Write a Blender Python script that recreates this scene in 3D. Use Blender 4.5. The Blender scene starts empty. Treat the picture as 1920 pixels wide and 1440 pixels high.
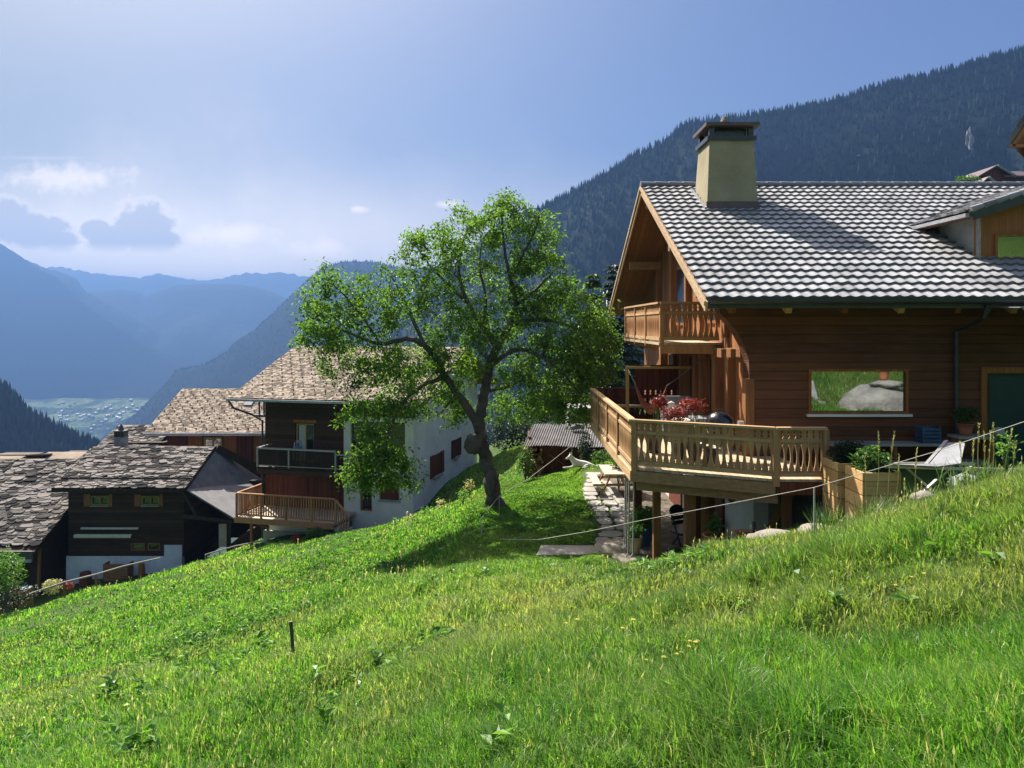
import bpy, bmesh, math, random
import numpy as np
from mathutils import Vector, Matrix, noise as mnoise

R = random.Random(7)
NR = np.random.default_rng(11)
SC = bpy.context.scene
COL = SC.collection
F, CX, HY = 1387.0, 960.0, 610.0          # focal length in photo pixels, optical axis, eye level


def P(px, py, Y):
    return Vector(((px - CX) / F * Y, Y, (HY - py) / F * Y))


def sstep(a, b, x):
    t = np.clip((x - a) / (b - a), 0, 1)
    return t * t * (3 - 2 * t)


# ------------------------------------------------------------------ mesh builder
class MB:
    def __init__(s, xf=None):
        s.v, s.f, s.c, s.xf = [], [], [], xf

    def add(s, vs, fs, c=0.5):
        n = len(s.v)
        s.v += [tuple(v) for v in vs]
        s.f += [tuple(i + n for i in f) for f in fs]
        s.c += [c] * len(fs)

    def hexa(s, p, c=0.5):
        s.add(p, [(0, 3, 2, 1), (4, 5, 6, 7), (0, 1, 5, 4), (1, 2, 6, 5), (2, 3, 7, 6), (3, 0, 4, 7)], c)

    def box(s, x0, x1, y0, y1, z0, z1, c=0.5):
        s.hexa([(x0, y0, z0), (x1, y0, z0), (x1, y1, z0), (x0, y1, z0), (x0, y0, z1), (x1, y0, z1), (x1, y1, z1), (x0, y1, z1)], c)

    def bar(s, p, q, w, h, up=(0, 0, 1), c=0.5):
        p, q, up = Vector(p), Vector(q), Vector(up)
        d = (q - p).normalized()
        a = d.cross(up)
        if a.length < 1e-4:
            a = d.cross(Vector((0, 1, 0)))
        a.normalize()
        b = a.cross(d).normalized()
        a *= w / 2
        b *= h / 2
        s.hexa([p - a - b, p + a - b, q + a - b, q - a - b, p - a + b, p + a + b, q + a + b, q - a + b], c)

    def prism(s, poly, off, c=0.5):
        n = len(poly)
        off = Vector(off)
        a = [Vector(p) for p in poly]
        s.add(a + [p + off for p in a], [tuple(range(n - 1, -1, -1)), tuple(range(n, 2 * n))] +
              [(i, (i + 1) % n, n + (i + 1) % n, n + i) for i in range(n)], c)

    def tube(s, pts, rad, n=8, c=0.5, caps=True):
        pts = [Vector(p) for p in pts]
        if not hasattr(rad, '__len__'):
            rad = [rad] * len(pts)
        vs, fs = [], []
        ref = None
        for i, p in enumerate(pts):
            d = (pts[min(i + 1, len(pts) - 1)] - pts[max(i - 1, 0)]).normalized()
            if ref is None:
                ref = d.orthogonal().normalized()
            ref = (ref - d * ref.dot(d))
            if ref.length < 1e-5:
                ref = d.orthogonal()
            ref.normalize()
            b = d.cross(ref)
            for k in range(n):
                a = 2 * math.pi * k / n
                vs.append(p + (ref * math.cos(a) + b * math.sin(a)) * rad[i])
        for i in range(len(pts) - 1):
            for k in range(n):
                k2 = (k + 1) % n
                fs.append((i * n + k, i * n + k2, (i + 1) * n + k2, (i + 1) * n + k))
        if caps:
            fs.append(tuple(range(n - 1, -1, -1)))
            fs.append(tuple((len(pts) - 1) * n + k for k in range(n)))
        s.add(vs, fs, c)

    def lathe(s, cen, prof, n=20, c=0.5, sx=1, sy=1):
        cen = Vector(cen)
        vs, fs = [], []
        for r, z in prof:
            for k in range(n):
                a = 2 * math.pi * k / n
                vs.append(cen + Vector((r * math.cos(a) * sx, r * math.sin(a) * sy, z)))
        m = len(prof)
        for i in range(m - 1):
            for k in range(n):
                k2 = (k + 1) % n
                fs.append((i * n + k, i * n + k2, (i + 1) * n + k2, (i + 1) * n + k))
        fs.append(tuple(range(n - 1, -1, -1)))
        fs.append(tuple((m - 1) * n + k for k in range(n)))
        s.add(vs, fs, c)

    def blob(s, cen, rad, amp=0.15, sub=3, freq=1.2, seed=0, c=0.5, flat=None):
        bm = bmesh.new()
        bmesh.ops.create_icosphere(bm, subdivisions=sub, radius=1)
        cen = Vector(cen)
        vs = []
        for v in bm.verts:
            k = 1 + amp * mnoise.fractal(v.co * freq + Vector((seed * 7.1, seed * 3.3, 0)), 1.0, 2.0, 4)
            q = Vector((v.co.x * rad[0], v.co.y * rad[1], v.co.z * rad[2])) * k
            if flat is not None and q.z < flat:
                q.z = flat
            vs.append(cen + q)
        s.add(vs, [tuple(x.index for x in f.verts) for f in bm.faces], c)
        bm.free()

    def leaf(s, p, d, up, L, W, c=0.5, fold=0.25):
        """a leaf of two folded halves along d"""
        d = d.normalized()
        a = d.cross(up)
        if a.length < 1e-3:
            a = d.orthogonal()
        a.normalize()
        n = a.cross(d)
        m = p + d * (L * .45)
        t = p + d * L - n * (L * .12)
        s.add([p, m + a * (W / 2) + n * (W * fold), t, m - a * (W / 2) + n * (W * fold)], [(0, 1, 2), (0, 2, 3)], c)

    def build(s, name, mat, parent=None, smooth=False):
        me = bpy.data.meshes.new(name)
        vs = s.v
        if s.xf:
            vs = [s.xf(*v) for v in vs]
        if parent is not None:
            o = wloc(parent)
            vs = [(v[0] - o[0], v[1] - o[1], v[2] - o[2]) for v in vs]
        me.from_pydata(vs, [], s.f)
        at = me.attributes.new('tint', 'FLOAT', 'FACE')
        at.data.foreach_set('value', np.array(s.c, dtype=np.float32))
        me.materials.append(mat)
        if smooth:
            me.polygons.foreach_set('use_smooth', np.ones(len(me.polygons), dtype=bool))
        me.update()
        ob = bpy.data.objects.new(name, me)
        COL.objects.link(ob)
        if parent is not None:
            ob.parent = parent
        return ob


def wloc(o):
    l = Vector(o.location)
    while o.parent:
        o = o.parent
        l += Vector(o.location)
    return l


def fast_mesh(name, V, quads=None, tris=None, mat=None, attrs=None, parent=None, smooth=False):
    me = bpy.data.meshes.new(name)
    me.vertices.add(len(V))
    if parent is not None:
        V = V - np.array(wloc(parent))
    me.vertices.foreach_set('co', np.asarray(V, dtype=np.float32).ravel())
    q = np.zeros((0, 4), np.int32) if quads is None else np.asarray(quads, np.int32)
    t = np.zeros((0, 3), np.int32) if tris is None else np.asarray(tris, np.int32)
    nl = q.size + t.size
    me.loops.add(nl)
    me.loops.foreach_set('vertex_index', np.concatenate([q.ravel(), t.ravel()]))
    npoly = len(q) + len(t)
    me.polygons.add(npoly)
    ls = np.concatenate([np.arange(len(q)) * 4, q.size + np.arange(len(t)) * 3]).astype(np.int32)
    me.polygons.foreach_set('loop_start', ls)
    if smooth:
        me.polygons.foreach_set('use_smooth', np.ones(npoly, dtype=bool))
    for k, a in (attrs or {}).items():
        at = me.attributes.new(k, 'FLOAT', 'POINT')
        at.data.foreach_set('value', np.asarray(a, np.float32))
    me.update(calc_edges=True)
    if mat:
        me.materials.append(mat)
    ob = bpy.data.objects.new(name, me)
    COL.objects.link(ob)
    if parent is not None:
        ob.parent = parent
    return ob


def tag(o, label=None, cat=None, group=None, kind=None):
    if label:
        o['label'] = label
    if cat:
        o['category'] = cat
    if group:
        o['group'] = group
    if kind or cat:
        o['kind'] = kind or 'thing'
    return o


def thing(name, label, cat, loc=(0, 0, 0), group=None):
    o = bpy.data.objects.new(name, None)
    COL.objects.link(o)
    o.location = loc
    o.empty_display_size = .2
    return tag(o, label, cat, group)


def sub(name, parent, loc=None):
    """an empty part that carries sub-parts"""
    o = bpy.data.objects.new(name, None)
    COL.objects.link(o)
    o.parent = parent
    if loc is not None:
        o.location = Vector(loc) - wloc(parent)
    return o


def copy_tree(o, parent=None):
    c = o.copy()
    COL.objects.link(c)
    c.parent = parent
    for ch in list(o.children):
        copy_tree(ch, c)
    return c


# ------------------------------------------------------------------ materials
class NT:
    def __init__(s, name):
        s.m = bpy.data.materials.new(name)
        s.m.use_nodes = True
        s.t = s.m.node_tree
        s.t.nodes.clear()
        s.out = s.t.nodes.new('ShaderNodeOutputMaterial')

    def n(s, typ, **kw):
        nd = s.t.nodes.new('ShaderNode' + typ)
        for k, v in kw.items():
            if k.startswith('i_'):
                nd.inputs[k[2:].replace('_', ' ')].default_value = v
            else:
                setattr(nd, k, v)
        return nd

    def l(s, a, b):
        s.t.links.new(a, b)

    def val(s, x, inp):
        if hasattr(x, 'is_output'):
            s.l(x, inp)
        else:
            inp.default_value = x

    def math(s, op, a, b=0.0, c=None, clamp=False):
        nd = s.n('Math', operation=op, use_clamp=clamp)
        s.val(a, nd.inputs[0])
        s.val(b, nd.inputs[1])
        if c is not None:
            s.val(c, nd.inputs[2])
        return nd.outputs[0]

    def mix(s, f, a, b, blend='MIX'):
        nd = s.n('Mix', data_type='RGBA', blend_type=blend)
        s.val(f, nd.inputs[0])
        s.val(rgba(a), nd.inputs[6])
        s.val(rgba(b), nd.inputs[7])
        return nd.outputs[2]

    def noise(s, vec, scale, detail=4, rough=.6, dist=0):
        nd = s.n('TexNoise')
        nd.inputs['Scale'].default_value = scale
        nd.inputs['Detail'].default_value = detail
        nd.inputs['Roughness'].default_value = rough
        nd.inputs['Distortion'].default_value = dist
        if vec is not None:
            s.l(vec, nd.inputs['Vector'])
        return nd.outputs['Fac']

    def ramp(s, f, stops):
        nd = s.n('ValToRGB')
        e = nd.color_ramp.elements
        while len(e) < len(stops):
            e.new(.5)
        for i, (p, c) in enumerate(stops):
            e[i].position = p
            e[i].color = rgba(c)
        s.l(f, nd.inputs[0])
        return nd.outputs[0]

    def pos(s, scale=(1, 1, 1)):
        g = s.n('NewGeometry')
        mp = s.n('Mapping')
        mp.inputs['Scale'].default_value = scale
        s.l(g.outputs['Position'], mp.inputs['Vector'])
        return mp.outputs[0]

    def attr(s, name='tint'):
        return s.n('Attribute', attribute_name=name).outputs['Fac']

    def bump(s, h, strength=.4, dist=.02):
        b = s.n('Bump')
        b.inputs['Strength'].default_value = strength
        b.inputs['Distance'].default_value = dist
        s.l(h, b.inputs['Height'])
        return b.outputs[0]

    def bsdf(s, col, rough=.7, normal=None, spec=.3, metal=0.0):
        p = s.n('BsdfPrincipled')
        s.val(rgba(col), p.inputs['Base Color'])
        s.val(rough, p.inputs['Roughness'])
        p.inputs['Specular IOR Level'].default_value = spec
        p.inputs['Metallic'].default_value = metal
        if normal:
            s.l(normal, p.inputs['Normal'])
        return p.outputs[0]

    def done(s, sh):
        s.l(sh, s.out.inputs['Surface'])
        return s.m


def rgba(c):
    if hasattr(c, 'is_output'):
        return c
    return (c[0], c[1], c[2], 1.0) if len(c) == 3 else c


def m_wood(name, c1, c2, grain='x', plank=None, pw=.2, rough=.75, bump=.5, tintamt=.5, spec=.2):
    t = NT(name)
    ax = {'x': 0, 'y': 1, 'z': 2}[grain]
    sc = [9.0, 9.0, 9.0]
    sc[ax] = .55
    f = t.noise(t.pos(tuple(sc)), 2.2, 5, .65, .3)
    big = t.noise(t.pos(), .9, 3, .6)
    f2 = t.math('ADD', t.math('MULTIPLY', f, .75), t.math('MULTIPLY', big, .35))
    f2 = t.math('ADD', f2, t.math('MULTIPLY', t.math('SUBTRACT', t.attr(), .5), .5))
    h = f
    if plank:
        g = t.n('NewGeometry')
        sp = t.n('SeparateXYZ')
        t.l(g.outputs['Position'], sp.inputs[0])
        u = t.math('DIVIDE', sp.outputs['XYZ'.index(plank.upper())], pw)
        fr = t.math('FRACT', u)
        fl = t.math('FLOOR', u)
        wn = t.n('TexWhiteNoise', noise_dimensions='1D')
        t.l(fl, wn.inputs['W'])
        f2 = t.math('ADD', f2, t.math('MULTIPLY', t.math('SUBTRACT', wn.outputs['Value'], .5), tintamt * .6))
        e = t.math('MULTIPLY', t.math('MINIMUM', fr, t.math('SUBTRACT', 1.0, fr)), 14.0, clamp=True)
        h = t.math('ADD', t.math('MULTIPLY', f, .3), e)
        col = t.ramp(f2, [(.25, c1), (.75, c2)])
        col = t.mix(e, tuple(x * .75 for x in c1), col)
    else:
        col = t.ramp(f2, [(.25, c1), (.75, c2)])
    return t.done(t.bsdf(col, rough, t.bump(h, bump, .015), spec))


def m_rough(name, c1, c2, scale=2.0, rough=.85, bump=.4, bd=.02, spec=.2, fine=25.0, tint=0.0, metal=0.0):
    t = NT(name)
    a = t.noise(t.pos(), scale, 5, .62)
    b = t.noise(t.pos(), fine, 4, .7)
    f = t.math('ADD', t.math('MULTIPLY', a, .7), t.math('MULTIPLY', b, .3))
    if tint:
        f = t.math('ADD', f, t.math('MULTIPLY', t.math('SUBTRACT', t.attr(), .5), tint))
    col = t.ramp(f, [(.3, c1), (.7, c2)])
    return t.done(t.bsdf(col, rough, t.bump(b, bump, bd), spec, metal))


def m_leaf(name, c1, c2, trans=.45, c3=None, rough=.45, spec=.35, tcol=1.6):
    t = NT(name)
    a = t.attr()
    big = t.noise(t.pos(), .8, 3, .6)
    f = t.math('ADD', t.math('MULTIPLY', a, .75), t.math('MULTIPLY', t.math('SUBTRACT', big, .5), .7))
    st = [(.12, c1), (.8, c2)]
    if c3:
        st = [(.1, c1), (.6, c2), (.95, c3)]
    col = t.ramp(f, st)
    d = t.bsdf(col, rough, None, spec)
    tr = t.n('BsdfTranslucent')
    t.l(t.mix(1.0, col, (tcol, tcol * 1.05, tcol * .45), 'MULTIPLY'), tr.inputs['Color'])
    mx = t.n('MixShader')
    mx.inputs[0].default_value = trans
    t.l(d, mx.inputs[1])
    t.l(tr.outputs[0], mx.inputs[2])
    return t.done(mx.outputs[0])


def m_glass(name, dark=(.01, .013, .016), refl=.35):
    t = NT(name)
    d = t.bsdf(dark, .1, None, .5)
    g = t.n('BsdfGlossy')
    g.inputs['Roughness'].default_value = .015
    g.inputs['Color'].default_value = (.9, .95, .95, 1)
    bn = t.bump(t.noise(t.pos(), 1.3, 2, .5), .04, .02)
    t.l(bn, g.inputs['Normal'])
    mx = t.n('MixShader')
    mx.inputs[0].default_value = refl
    t.l(d, mx.inputs[1])
    t.l(g.outputs[0], mx.inputs[2])
    return t.done(mx.outputs[0])


M = {}
M['log'] = m_wood('dark_log_wall', (.055, .024, .013), (.17, .072, .034), 'x', 'z', .19, bump=.35)
M['gable'] = m_wood('warm_gable_boards', (.13, .045, .014), (.36, .15, .055), 'z', 'y', .21, bump=.6)
M['soffit'] = m_wood('soffit_boards', (.13, .05, .018), (.26, .11, .04), 'y', 'x', .16)
M['beam'] = m_wood('brown_beam', (.12, .05, .022), (.32, .15, .06), 'z')
M['beamx'] = m_wood('weathered_beam', (.14, .08, .04), (.34, .21, .11), 'x')
M['redbrown'] = m_wood('red_brown_boards', (.06, .018, .01), (.17, .055, .028), 'z', 'x', .16)
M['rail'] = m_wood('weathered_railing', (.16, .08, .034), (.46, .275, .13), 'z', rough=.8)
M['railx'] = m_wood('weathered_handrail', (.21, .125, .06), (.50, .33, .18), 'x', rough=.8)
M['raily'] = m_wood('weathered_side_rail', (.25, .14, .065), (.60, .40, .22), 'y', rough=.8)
M['balc'] = m_wood('balcony_boards', (.19, .085, .035), (.45, .24, .11), 'z', rough=.75)
M['deck'] = m_wood('deck_boards', (.30, .22, .14), (.56, .45, .30), 'y', 'x', .14)
M['bargeb'] = m_wood('barge_board', (.28, .17, .09), (.55, .40, .25), 'y')
M['fresh'] = m_wood('fresh_planter_boards', (.36, .20, .08), (.62, .40, .18), 'x', 'z', .22)
M['orangedeck'] = m_wood('orange_brown_rail', (.22, .10, .045), (.42, .21, .10), 'z')
M['barn'] = m_wood('blackened_barn_boards', (.014, .009, .006), (.05, .03, .018), 'z', 'x', .22, bump=.7)
M['barnx'] = m_wood('blackened_logs', (.016, .010, .006), (.07, .038, .02), 'x', 'z', .22, bump=.7)
M['olivefr'] = m_wood('olive_window_frame', (.14, .12, .03), (.26, .22, .07), 'z')
M['orangewood'] = m_wood('orange_shutter', (.20, .075, .02), (.36, .15, .045), 'z', 'x', .12)
M['yellowwood'] = m_wood('yellow_pine_frame', (.34, .2, .06), (.55, .36, .13), 'z')
M['shutter'] = m_wood('brown_shutter', (.07, .022, .012), (.18, .06, .03), 'z', 'x', .1)
M['greywood'] = m_wood('grey_rail', (.16, .15, .14), (.38, .36, .33), 'x')
M['tablewood'] = m_wood('pale_table_wood', (.34, .27, .19), (.58, .5, .4), 'x', 'y', .12)
M['cream'] = m_rough('olive_cream_render', (.22, .19, .115), (.40, .35, .235), .9, .9, .5, .01)
M['white'] = m_rough('white_render', (.55, .53, .47), (.80, .78, .72), .8, .9, .5, .01)
M['white2'] = m_rough('whitewashed_stone', (.45, .48, .52), (.72, .75, .8), 1.1, .9, .9, .03, fine=9)
M['stonedk'] = m_rough('dark_retaining_stone', (.03, .03, .03), (.12, .11, .10), 2.5, .9, 1, .06, fine=7)
M['stone'] = m_rough('pale_stone', (.13, .115, .095), (.36, .325, .27), 1.6, .85, .8, .03, fine=12)
M['slabst'] = m_rough('pale_slab', (.20, .188, .165), (.40, .38, .345), 2.5, .85, .3, .01)
M['boulder'] = m_rough('grey_boulder', (.12, .12, .115), (.34, .34, .33), 2.2, .85, 1, .05, fine=9)
M['slate'] = m_rough('slate_slabs', (.028, .026, .025), (.23, .208, .19), .8, .92, .8, .03, .06, 14, tint=.75)
M['shingle'] = m_rough('wood_shingles', (.13, .105, .08), (.36, .295, .235), .6, .92, .6, .02, .08, 18, tint=.7)
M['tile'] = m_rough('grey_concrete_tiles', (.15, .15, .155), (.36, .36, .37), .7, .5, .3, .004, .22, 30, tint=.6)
M['ridge'] = m_rough('dark_ridge_tile', (.08, .08, .10), (.18, .18, .21), 2, .45, .3, .01, .5)
M['darkmetal'] = m_rough('dark_metal', (.018, .02, .024), (.05, .054, .062), 3, .4, .1, .004, .5)
M['zinc'] = m_rough('zinc_gutter', (.20, .22, .25), (.38, .40, .44), 3, .35, .1, .004, .6, metal=.3)
M['copper'] = m_rough('brown_flashing', (.06, .035, .03), (.13, .075, .06), 4, .5, .2, .004, .5)
M['black'] = m_rough('black_enamel', (.008, .009, .012), (.02, .022, .03), 3, .22, .05, .002, .6)
M['blackpot'] = m_rough('black_plastic', (.012, .013, .016), (.035, .036, .042), 3, .5, .1, .002, .4)
M['iron'] = m_rough('rusty_iron', (.025, .022, .022), (.08, .07, .065), 12, .6, .4, .004, .4)
M['terra'] = m_rough('terracotta', (.26, .09, .045), (.45, .18, .10), 4, .8, .3, .005)
M['beigepot'] = m_rough('beige_glaze', (.44, .36, .22), (.60, .52, .36), 4, .5, .2, .004, .4)
M['bluepot'] = m_rough('blue_glaze', (.015, .055, .16), (.05, .14, .32), 4, .3, .2, .004, .5)
M['bluecrate'] = m_rough('blue_plastic', (.02, .05, .10), (.05, .10, .18), 3, .5, .1, .003, .4)
M['bluetarp'] = m_rough('blue_tarp', (.05, .12, .20), (.14, .26, .36), 3, .6, .6, .03, .3)
M['teal'] = m_rough('teal_plastic', (.005, .028, .033), (.012, .05, .055), 5, .45, .1, .003, .4)
M['canvas'] = m_rough('pale_canvas', (.17, .175, .19), (.28, .285, .30), 4, .85, .3, .006)
M['alu'] = m_rough('brushed_aluminium', (.45, .44, .42), (.65, .63, .6), 6, .35, .1, .002, .5, metal=.6)
M['corr'] = m_rough('corrugated_sheet', (.07, .066, .064), (.21, .20, .195), 1.5, .85, .2, .005, .1, 10)
M['sheet'] = m_rough('dark_grey_sheet', (.07, .07, .075), (.17, .165, .165), 1.2, .6, .3, .01, .3, 12)
M['rope'] = m_rough('pale_rope', (.30, .29, .255), (.48, .46, .42), 20, .8, .3, .002)
M['dog'] = m_rough('white_fur', (.55, .52, .47), (.80, .77, .72), 6, .9, .8, .01, fine=60)
M['sofa'] = m_rough('grey_wicker', (.10, .10, .11), (.26, .26, .27), 8, .7, .8, .008, fine=40)
M['cushion'] = m_rough('cream_cushion', (.6, .56, .48), (.8, .77, .7), 5, .9, .3, .006)
M['curtain'] = m_rough('pale_curtain', (.35, .36, .30), (.55, .55, .47), 6, .9, .4, .01)
M['bark'] = m_rough('dark_bark', (.04, .034, .029), (.19, .16, .135), 3, .9, 1, .05, .2, 16)
M['rockface'] = m_rough('pale_cliff', (.13, .125, .12), (.32, .30, .28), .05, .9, .4, .5, fine=.4)
M['concrete'] = m_rough('mossy_concrete', (.20, .21, .19), (.42, .42, .39), 2, .9, .5, .01)
M['firewood'] = m_rough('cut_firewood', (.16, .07, .03), (.48, .28, .13), 6, .85, .4, .01, tint=1.0)
M['awning'] = m_rough('pale_awning', (.42, .42, .34), (.6, .6, .5), 5, .8, .3, .005)
M['glass'] = m_glass('window_glass', refl=.30)
M['bigglass'] = m_glass('mirroring_glass', refl=.38)
M['darkglass'] = m_glass('dark_glass', refl=.05)
M['leaf'] = m_leaf('apple_leaf', (.045, .10, .016), (.13, .235, .035), .52, (.22, .33, .055))
M['bushleaf'] = m_leaf('bush_leaf', (.02, .06, .015), (.08, .17, .03), .4, (.15, .26, .05))
M['potleaf'] = m_leaf('herb_leaf', (.05, .13, .02), (.14, .28, .05), .4, (.24, .38, .10))
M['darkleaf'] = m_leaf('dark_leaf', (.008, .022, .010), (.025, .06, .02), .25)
M['needle'] = m_leaf('spruce_needles', (.006, .016, .010), (.022, .05, .024), .15, spec=.15)
M['larch'] = m_leaf('larch_needles', (.02, .05, .014), (.07, .13, .035), .3, spec=.15)
M['maple'] = m_leaf('red_maple_leaf', (.10, .012, .015), (.30, .04, .04), .35, (.5, .22, .2), tcol=1.2)
M['flower_y'] = m_leaf('yellow_petal', (.6, .5, .16), (.8, .72, .32), .3)
M['flower_w'] = m_leaf('cream_petal', (.65, .6, .45), (.85, .82, .7), .3)
M['flower_p'] = m_leaf('purple_petal', (.10, .03, .09), (.22, .08, .16), .3)
M['seed'] = m_leaf('seed_head', (.26, .26, .12), (.50, .48, .30), .35)
M['stem'] = m_leaf('green_stem', (.06, .13, .03), (.16, .26, .07), .3)
# ------------------------------------------------------------------ camera, sun, sky
cam = bpy.data.cameras.new('camera')
cam.lens, cam.sensor_width = 26.0, 36.0
cam.shift_y = -(720 - HY) / 1920.0
cam.clip_start, cam.clip_end = .05, 40000
camo = bpy.data.objects.new('camera', cam)
camo.rotation_euler = (math.radians(90), 0, 0)
COL.objects.link(camo)
SC.camera = camo

SUN_EL, SUN_AZ = math.radians(47), math.radians(-33)      # azimuth from +Y, negative to the left
SDIR = Vector((math.sin(SUN_AZ) * math.cos(SUN_EL), math.cos(SUN_AZ) * math.cos(SUN_EL), math.sin(SUN_EL)))
sl = bpy.data.lights.new('sun', 'SUN')
sl.energy, sl.angle, sl.color = 4.8, math.radians(.53), (1.0, .94, .84)
so = bpy.data.objects.new('sun', sl)
so.rotation_euler = (-SDIR).to_track_quat('-Z', 'Y').to_euler()
so.location = (0, 0, 60)
COL.objects.link(so)

W = bpy.data.worlds.new('World')
SC.world = W
W.use_nodes = True
wt = W.node_tree
wt.nodes.clear()


class WT(NT):
    def __init__(s):
        s.t = wt


w = WT()
wo = w.n('OutputWorld')
sky = w.n('TexSky', sky_type='NISHITA', sun_disc=False)
sky.sun_elevation, sky.sun_rotation = SUN_EL, SUN_AZ
sky.altitude, sky.air_density, sky.dust_density, sky.ozone_density = 1100, 1.1, 2.4, 3.0
tc = w.n('TexCoord')
sp = w.n('SeparateXYZ')
w.l(tc.outputs['Generated'], sp.inputs[0])
yy = w.math('MAXIMUM', sp.outputs[1], .05)
U, V = w.math('DIVIDE', sp.outputs[0], yy), w.math('DIVIDE', sp.outputs[2], yy)
cb = w.n('CombineXYZ')
w.l(U, cb.inputs[0])
w.l(V, cb.inputs[1])
nz = w.noise(cb.outputs[0], 34, 8, .66)
nz2 = w.noise(cb.outputs[0], 6, 5, .6)


def blobm(px, py, rx, ry):
    du = w.math('DIVIDE', w.math('SUBTRACT', U, (px - CX) / F), rx / F)
    dv = w.math('DIVIDE', w.math('SUBTRACT', V, (HY - py) / F), ry / F)
    return w.math('SUBTRACT', 1.0, w.math('SQRT', w.math('ADD', w.math('MULTIPLY', du, du), w.math('MULTIPLY', dv, dv))))


big, small = None, None
for b in [(268, 428, 66, 60), (215, 450, 64, 34), (180, 432, 34, 26), (60, 432, 80, 42), (15, 412, 50, 48), (108, 452, 50, 24), (300, 450, 50, 26)]:
    m = blobm(*b)
    big = m if big is None else w.math('MAXIMUM', big, m)
for b in [(605, 468, 75, 24), (672, 392, 26, 9), (840, 382, 34, 10), (120, 335, 150, 34), (430, 440, 120, 26)]:
    m = blobm(*b)
    small = m if small is None else w.math('MAXIMUM', small, m)
nzc = w.math('SUBTRACT', nz, .5)
cl = w.math('ADD', big, w.math('MULTIPLY', nzc, 1.5))
flat = w.math('MULTIPLY', w.math('SUBTRACT', V, (HY - 476) / F), 70, clamp=True)      # flat cloud bases
alpha = w.math('MULTIPLY', w.math('MULTIPLY', w.math('SUBTRACT', cl, -.06), 3.2, clamp=True), flat)
thick = w.math('MULTIPLY', w.math('SUBTRACT', cl, -.06), 2.6, clamp=True)
wisp = w.math('MULTIPLY', w.math('SUBTRACT', w.math('ADD', small, w.math('MULTIPLY', nzc, 2.0)), .05), 1.4, clamp=True)
# thin high veil, warm and broken, low over the valley
veil = w.math('MULTIPLY', w.math('SUBTRACT', w.math('ADD', blobm(250, 540, 1300, 460), w.math('MULTIPLY', w.math('SUBTRACT', nz2, .5), .55)), .0), .9, clamp=True)
con = w.math('MULTIPLY', w.math('SUBTRACT', w.math('ADD', blobm(70, 296, 110, 5), w.math('MULTIPLY', nzc, .8)), 0), .5, clamp=True)
side = w.math('ADD', w.math('MULTIPLY', U, .75), .5, clamp=True)
c0 = w.mix(1.0, sky.outputs[0], w.mix(side, (.43, .385, .305), (.68, .68, .84)), 'MULTIPLY')
c0 = w.mix(w.math('MULTIPLY', w.math('POWER', veil, 2.4), .72), c0, (21, 16.2, 10.6))
c0 = w.mix(w.math('MULTIPLY', wisp, .28), c0, (22, 17.5, 12.5))
c0 = w.mix(w.math('MULTIPLY', con, .2), c0, (16, 15, 14))
hb = w.math('POWER', w.math('SUBTRACT', 1.0, w.math('DIVIDE', w.math('ABSOLUTE', w.math('SUBTRACT', V, .07)), .19), clamp=True), 2.2)
hb = w.math('MULTIPLY', hb, w.math('SUBTRACT', 1.15, side, clamp=True))
c0 = w.mix(w.math('MULTIPLY', hb, .5), c0, (30, 24.5, 17.5))       # bright mist low over the far valley
c2 = w.mix(w.math('MULTIPLY', alpha, .72), c0, w.mix(thick, (17, 13.8, 10.2), (5.2, 4.8, 4.5)))
# aureole round the sun, which stands above the left edge
dt = w.n('VectorMath', operation='DOT_PRODUCT')
w.l(tc.outputs['Generated'], dt.inputs[0])
dt.inputs[1].default_value = tuple(SDIR)
au = w.math('POWER', w.math('MAXIMUM', dt.outputs['Value'], 0.0), 10.0)
c2 = w.mix(w.math('MULTIPLY', au, .42, clamp=True), c2, (19, 16.6, 13.6))
# added fill light: sky boosted overhead and behind the viewer to lift shadows
up_ = w.math('MULTIPLY', w.math('SUBTRACT', sp.outputs[2], .48), 3.0, clamp=True)
back = w.math('MULTIPLY', w.math('SUBTRACT', .1, sp.outputs[1]), 2.0, clamp=True)
c2 = w.mix(w.math('MAXIMUM', up_, back), c2, w.mix(1.0, c2, (4.6, 4.0, 3.25), 'MULTIPLY'))
bg = w.n('Background')
bg.inputs['Strength'].default_value = .05
w.l(c2, bg.inputs['Color'])
w.l(bg.outputs[0], wo.inputs['Surface'])

SC.view_settings.view_transform = 'Standard'
SC.view_settings.look = 'None'
SC.view_settings.exposure = 1.5
SC.view_settings.gamma = 1.0
SC.cycles.use_denoising = True
SC.cycles.max_bounces = 8
SC.cycles.diffuse_bounces = 3
SC.cycles.glossy_bounces = 3
SC.cycles.transmission_bounces = 4
SC.cycles.transparent_max_bounces = 6
SC.cycles.volume_bounces = 0
SC.cycles.sample_clamp_indirect = 6
SC.cycles.caustics_reflective = False
SC.cycles.caustics_refractive = False

# ------------------------------------------------------------------ terrain
def tp(px, py, Y):
    v = P(px, py, Y)
    return (v.x, v.y, v.z)


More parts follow.
